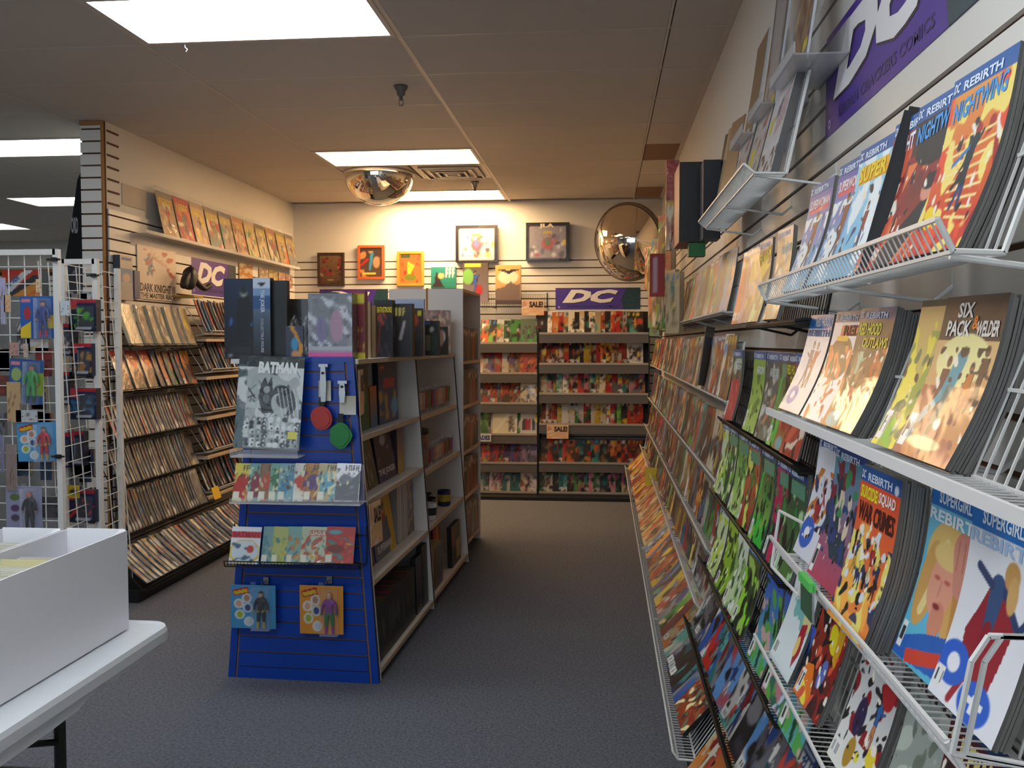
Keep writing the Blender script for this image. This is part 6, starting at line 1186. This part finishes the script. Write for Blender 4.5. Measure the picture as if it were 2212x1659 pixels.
def bg4(A): A.ell(.25, .25, .14, .08, '5c6c40'); A.ell(.25, .5, .12, .08, '583c60'); A.ell(.25, .72, .12, .08, '504850')
carded(12, 1050, 92, 1146, 4.394, '8c8ca8', 0, 0, ('28282e', '28282e', '141416', 'b08070', 'a05040'), 'lavender carded figure in dark suit, lowest on the white grid', G2, bgf=bg4)
def navy(px0, py0, px1, py1, k, figc, label, Y=4.786, tilt=0):
    A = Art(20, 26, '18244c', '101830'); A.rect(0, 0, 1, .09, 'a82028'); A.rect(0, .0, .3, .28, 'b03840'); A.rect(.3, .3, .6, .7, '2c2c38'); A.blot(950+k, 4, .5, figc, .25, .9); A.rect(.25, .88, .8, .93, 'b0b4c0')
    a = aty(px0, py0, Y); b = aty(px1, py1, Y); w, h = b[0]-a[0], a[2]-b[2]
    o = boxart('boxed_toy', w, h, .05, frameM(((a[0]+b[0])/2, Y-.04, b[2]), (math.cos(tilt), 0, math.sin(tilt)), (-math.sin(tilt), 0, math.cos(tilt))), A, '141c34'); tag(o, label, 'toy', 'navy and red toy packages on the grid'); obj('clear_window', MB().box(-w*.15, h*.1, .0, w*.42, h*.8, .01), o, BLIST)
navy(157, 648, 217, 716, 0, '48a828', 'navy toy package with red top and lime figure, topmost at right grid'); navy(132, 700, 165, 768, 1, 'b8a8b0', 'narrow navy toy package with pale figure, left of the right grid', tilt=-.08); navy(163, 742, 207, 811, 2, 'a87828', 'navy toy package with golden figure, second down on the right grid')
navy(133, 803, 160, 874, 3, '1c2040', 'narrow dark navy toy package in the middle of the right grid'); navy(160, 838, 217, 905, 4, '2c6088', 'navy toy package with red and teal figure, third down on the right grid'); navy(134, 934, 161, 1008, 5, '202848', 'narrow navy toy package, low left on the right grid')
navy(161, 930, 190, 1004, 6, '1c3850', 'narrow navy toy package with green foot, low right on the right grid'); navy(158, 1056, 214, 1126, 7, 'b82828', 'navy toy package with red figure, lowest on the right grid')
A = Art(8, 8, 'c8a828'); A.ell(.5, .5, .35, .2, '282018'); a = aty(146, 1048, 4.66); b = aty(172, 1076, 4.66); tag(boxart('tag_card', b[0]-a[0], a[2]-b[2], .003, frameM(((a[0]+b[0])/2, 4.66, b[2]), UXB, (0, 0, 1)), A), 'small yellow card with dark oval above the lowest navy package', 'card')
for i, (x0, y0, x1, y1, c, lab, cat) in enumerate(((0, 600, 12, 700, 'a8a4c8', 'lavender bagged packet cut by the left photo edge', 'package'), (77, 603, 88, 632, 'd8b898', 'cream price tag high on the left grid', 'tag'), (8, 637, 22, 674, 'd0a880', 'tan price tag left of the blue and yellow figure', 'tag'), (14, 825, 46, 912, 'b89870', 'beige bagged figure hanging over the green one', 'toy'), (34, 886, 80, 912, 'b8bcc0', 'white card with small dark figures under the green figure', 'card'), (50, 742, 60, 772, 'c0a898', 'pinkish price tag between the upper two figures', 'tag'), (130, 650, 150, 682, 'c0c8d0', 'white tag beside the topmost navy package', 'tag'), (12, 960, 36, 1060, '8c7c78', 'clear bagged brown item left of the red figure', 'toy'), (0, 940, 8, 1020, '7c7ca0', 'violet packet low at the left photo edge', 'package'), (20, 740, 40, 768, 'b08880', 'small pale packet left under the blue figure', 'package'))):
    a = aty(x0, y0, 4.388); b = aty(x1, y1, 4.388); A = Art(8, 12, c, c); A.blot(970+i, 5, .8, '705848', .2); tag(boxart('hanging_pack', b[0]-a[0], a[2]-b[2], .008, frameM(((a[0]+b[0])/2, 4.388-.0*(i % 2), b[2]), UXB, (0, 0, 1)), A, 'a8a8a8', GLOSSY), lab, cat)
# packs hanging on the inner side of the tower
r = random.Random(12)
for i in range(30):
    px, py = r.uniform(-10, 205), r.uniform(640, 1130); Y = 4.406 if px < 118 else 4.806; px = 132+(px-118)*.75 if px >= 118 else px; a = aty(px, py, Y); c = r.choice(['4a4448', '8c8484', '5c3c34', 'a8a4a8', '34343c', '6c6c74', 'b8b4b4', '7c2c2c', '2c3c54'])
    A = Art(8, 10, c, c); A.blot(990+i, 4, .6, r.choice(['c8c4c4', '302c30', '8c3830', 'b09040'])); tag(boxart('hanging_pack', r.uniform(.06, .12), r.uniform(.1, .17), .02, frameM((a[0], Y, a[2]), UXB, (0, 0, 1)), A, '888888', GLOSSY), f'small bagged toy deep inside the grid tower, {["left", "middle", "right"][0 if px < 60 else 1 if px < 125 else 2]} part, {["upper", "middle", "lower"][0 if py < 800 else 1 if py < 960 else 2]} height', 'toy', 'bagged toys inside the grid tower')
A = Art(30, 20, 'b8342c', 'c8702c', asp=2); A.poly([(.0, .75), (.6, 0), (.8, 0), (.1, 1), (0, 1)], 'c8c8d0'); A.poly([(.05, 1), (.85, .15), (1, .3), (.4, 1)], '3c3c40'); A.poly([(.25, 1), (.9, .4), (1, .6), (.6, 1)], 'c88840')
a = aty(4, 584, 6.45); b = aty(88, 640, 6.45); SHZ = b[2]-.001; o = boxart('toy_box', b[0]-a[0], a[2]-b[2], .1, frameM(((a[0]+b[0])/2, 6.45, b[2]), UXB, (0, 0, 1)), A); tag(o, 'large red and orange toy box seen through the left grid', 'box'); w, h = o['_s'][:2]
tx = text('ARCADE', 0, 0, w*.4, h*.2, o, '3c6ca8', .001, bold=.04); tx.matrix_local = Matrix.Translation((-w*.35, h*.3, .001)) @ Matrix.Rotation(.65, 4, 'Z')
hbox(128, 566, 186, 641, 6.5, .2, Art(12, 14, '1c1c22', '34343c').blot(5, 4, .9, '6c6c74'), '101014', 'black and grey hanging merchandise seen through the right grid', 'package', 'hanging_pack', BAG)
tag(obj('added_box_support', MB().box(-6.2, 6.4, 0, -3.5, 6.9, SHZ), None, mat('support_block_grey', '8c8a88', .6, noise=.5, nscale=6)), 'added dim grey block holding up the toy box far behind the grid tower', 'shelf')  # invented block, raised to the toy box underside so the box rests on it

# ================================================================== FOREGROUND TABLE
TZ = .74; TX1, TY1 = -1.165, 2.40; TX0, TY0 = -1.93, .55
def rrect(x0, y0, x1, y1, r, n=6):
    P_ = []
    for cx, cy, a0 in ((x1-r, y1-r, 0), (x0+r, y1-r, PI/2), (x0+r, y0+r, PI), (x1-r, y0+r, 3*PI/2)):
        for k in range(n+1): a = a0+PI/2*k/n; P_.append((cx+r*math.cos(a), cy+r*math.sin(a)))
    return P_
t = thing('folding_table', 'white plastic folding table with black metal legs in the left foreground', 'table', (0, 0, 0))
top = MB().prism(rrect(TX0, TY0, TX1, TY1, .06), TZ-.012, TZ-.004)
def ring(P0, z0, P1, z1, mb):
    n = len(P0); mb.poly([(x, y, z0) for x, y in P0]+[(x, y, z1) for x, y in P1], [(k, (k+1) % n, n+(k+1) % n, n+k) for k in range(n)])
a0 = rrect(TX0, TY0, TX1, TY1, .06); a1 = rrect(TX0+.016, TY0+.016, TX1-.016, TY1-.016, .05); a2 = rrect(TX0-.004, TY0-.004, TX1+.004, TY1+.004, .062); a3 = rrect(TX0+.006, TY0+.006, TX1-.006, TY1-.006, .055)
ring(a1, TZ-.004, a0, TZ, top); ring(a0, TZ, a2, TZ-.012, top); ring(a2, TZ-.012, a2, TZ-.035, top); ring(a2, TZ-.035, a3, TZ-.04, top); 
obj('tabletop', top, t, TABLEM)
ap = MB()
prof = [(TY0+.1, .045), (1.15, .07), (1.85, .07), (1.95, .066), (2.0, .052), (2.06, .048), (2.10, .055), (TY1-.05, .048)]
n = len(prof); ap.poly([(TX1-.008, y, TZ-.03) for y, d in prof]+[(TX1-.008, y, TZ-d) for y, d in prof]+[(TX1-.02, y, TZ-.03) for y, d in prof]+[(TX1-.02, y, TZ-d) for y, d in prof], [(k, k+1, n+k+1, n+k) for k in range(n-1)]+[(3*n+k, 3*n+k+1, 2*n+k+1, 2*n+k) for k in range(n-1)]+[(n+k, n+k+1, 3*n+k+1, 3*n+k) for k in range(n-1)])
obj('apron', ap, t, TABLEM)
for x in (-1.325, -1.78):
    for y in (2.12, .8): obj('leg', MB().tube([(x, y, TZ-.03), (x, y, 0)], .014, 8), t, BWIRE)
obj('crossbar', MB().bar((-1.325, 2.12, .44), (-1.78, 2.12, .44), .012, 8).bar((-1.325, 2.12, .52), (-1.5, 1.6, .70), .008, 6), t, BWIRE)
def longbox(x0, x1, y0, y1, label, div=True):
    t = thing('comic_box', label, 'box', (0, 0, 0), 'white comic storage boxes on the table'); z0, z1, e = TZ+.0, TZ+.262, .004
    z0 += .001
    obj('side_wall', MB().box(x1-e, y0, z0, x1, y1, z1), t, CARD); obj('side_wall', MB().box(x0, y0, z0, x0+e, y1, z1), t, CARD)
    obj('end_wall', MB().box(x0+e, y1-e, z0, x1-e, y1, z1+.004), t, CARD); obj('end_wall', MB().box(x0+e, y0, z0, x1-e, y0+e, z1), t, CARD); obj('bottom', MB().box(x0+e, y0+e, z0, x1-e, y1-e, z0+e), t, CARD)
    f = MB().poly([(x1-e, y1-.06, z1+.0), (x1-e, y1-e, z1+.0), (x1-.02, y1-e, z1-.0), (x1-e, y1-.06, z1-.1), (x1-e, y1-e, z1-.1), (x1-.02, y1-e, z1-.1)], [(0, 1, 2), (3, 5, 4), (0, 2, 5, 3), (1, 0, 3, 4), (2, 1, 4, 5)]); obj('corner_fold', f, t, CARD)
    return z0+e
zb = longbox(-1.425, -1.255, 1.45, 2.33, 'tall white cardboard comic box, right one on the folding table')
zb = longbox(-1.60, -1.43, 1.45, 2.32, 'tall white cardboard comic box, left one on the folding table')
me = {}
for row, (xc, y0, n, y1) in enumerate(((-1.34, 1.50, 46, 2.12), (-1.515, 1.50, 56, 2.27))):
    for i in range(n):
        y = y0+(y1-y0)*i/n; c = rnd.choice(['d8d0b8', 'e0dccc', 'd0c8b0', 'e4e0d4', 'c8c4b4', 'd8d4c4'])
        if c not in me: V, F, K = cgeo(.148, .232, .0035, Art(3, 3, c), 0, c); me[c] = amesh('bagged_comic', V, F, K, GLOSSY)
        o = bpy.data.objects.new('bagged_comic', me[c]); C.objects.link(o); o.matrix_world = frameM((xc+rnd.uniform(-.002, .002), y, zb+.0005), UXB, (0, .03, 1))
        tag(o, f'cream-backed comic filed upright in the {["right", "left"][row]} white box', 'comic', f'comics filed in the {["right", "left"][row]} white box')
for x in (-1.395, -1.295): pass
o = boxart('divider_card', .15, .247, .003, frameM((-1.34, 2.02, zb+.001), UXB, (0, .02, 1)), Art(8, 8, 'd8cf9c').rect(0, 0, .12, .06, '6aa898').rect(.88, 0, 1, .06, '6aa898'), 'd8cf9c'); tag(o, 'cream divider card with green corners in the right white box', 'divider')
# back of the room seen only in mirrors: darker shelving along the front wall is out of frame
for o in bpy.data.objects:
    if '_s' in o.keys(): del o['_s']
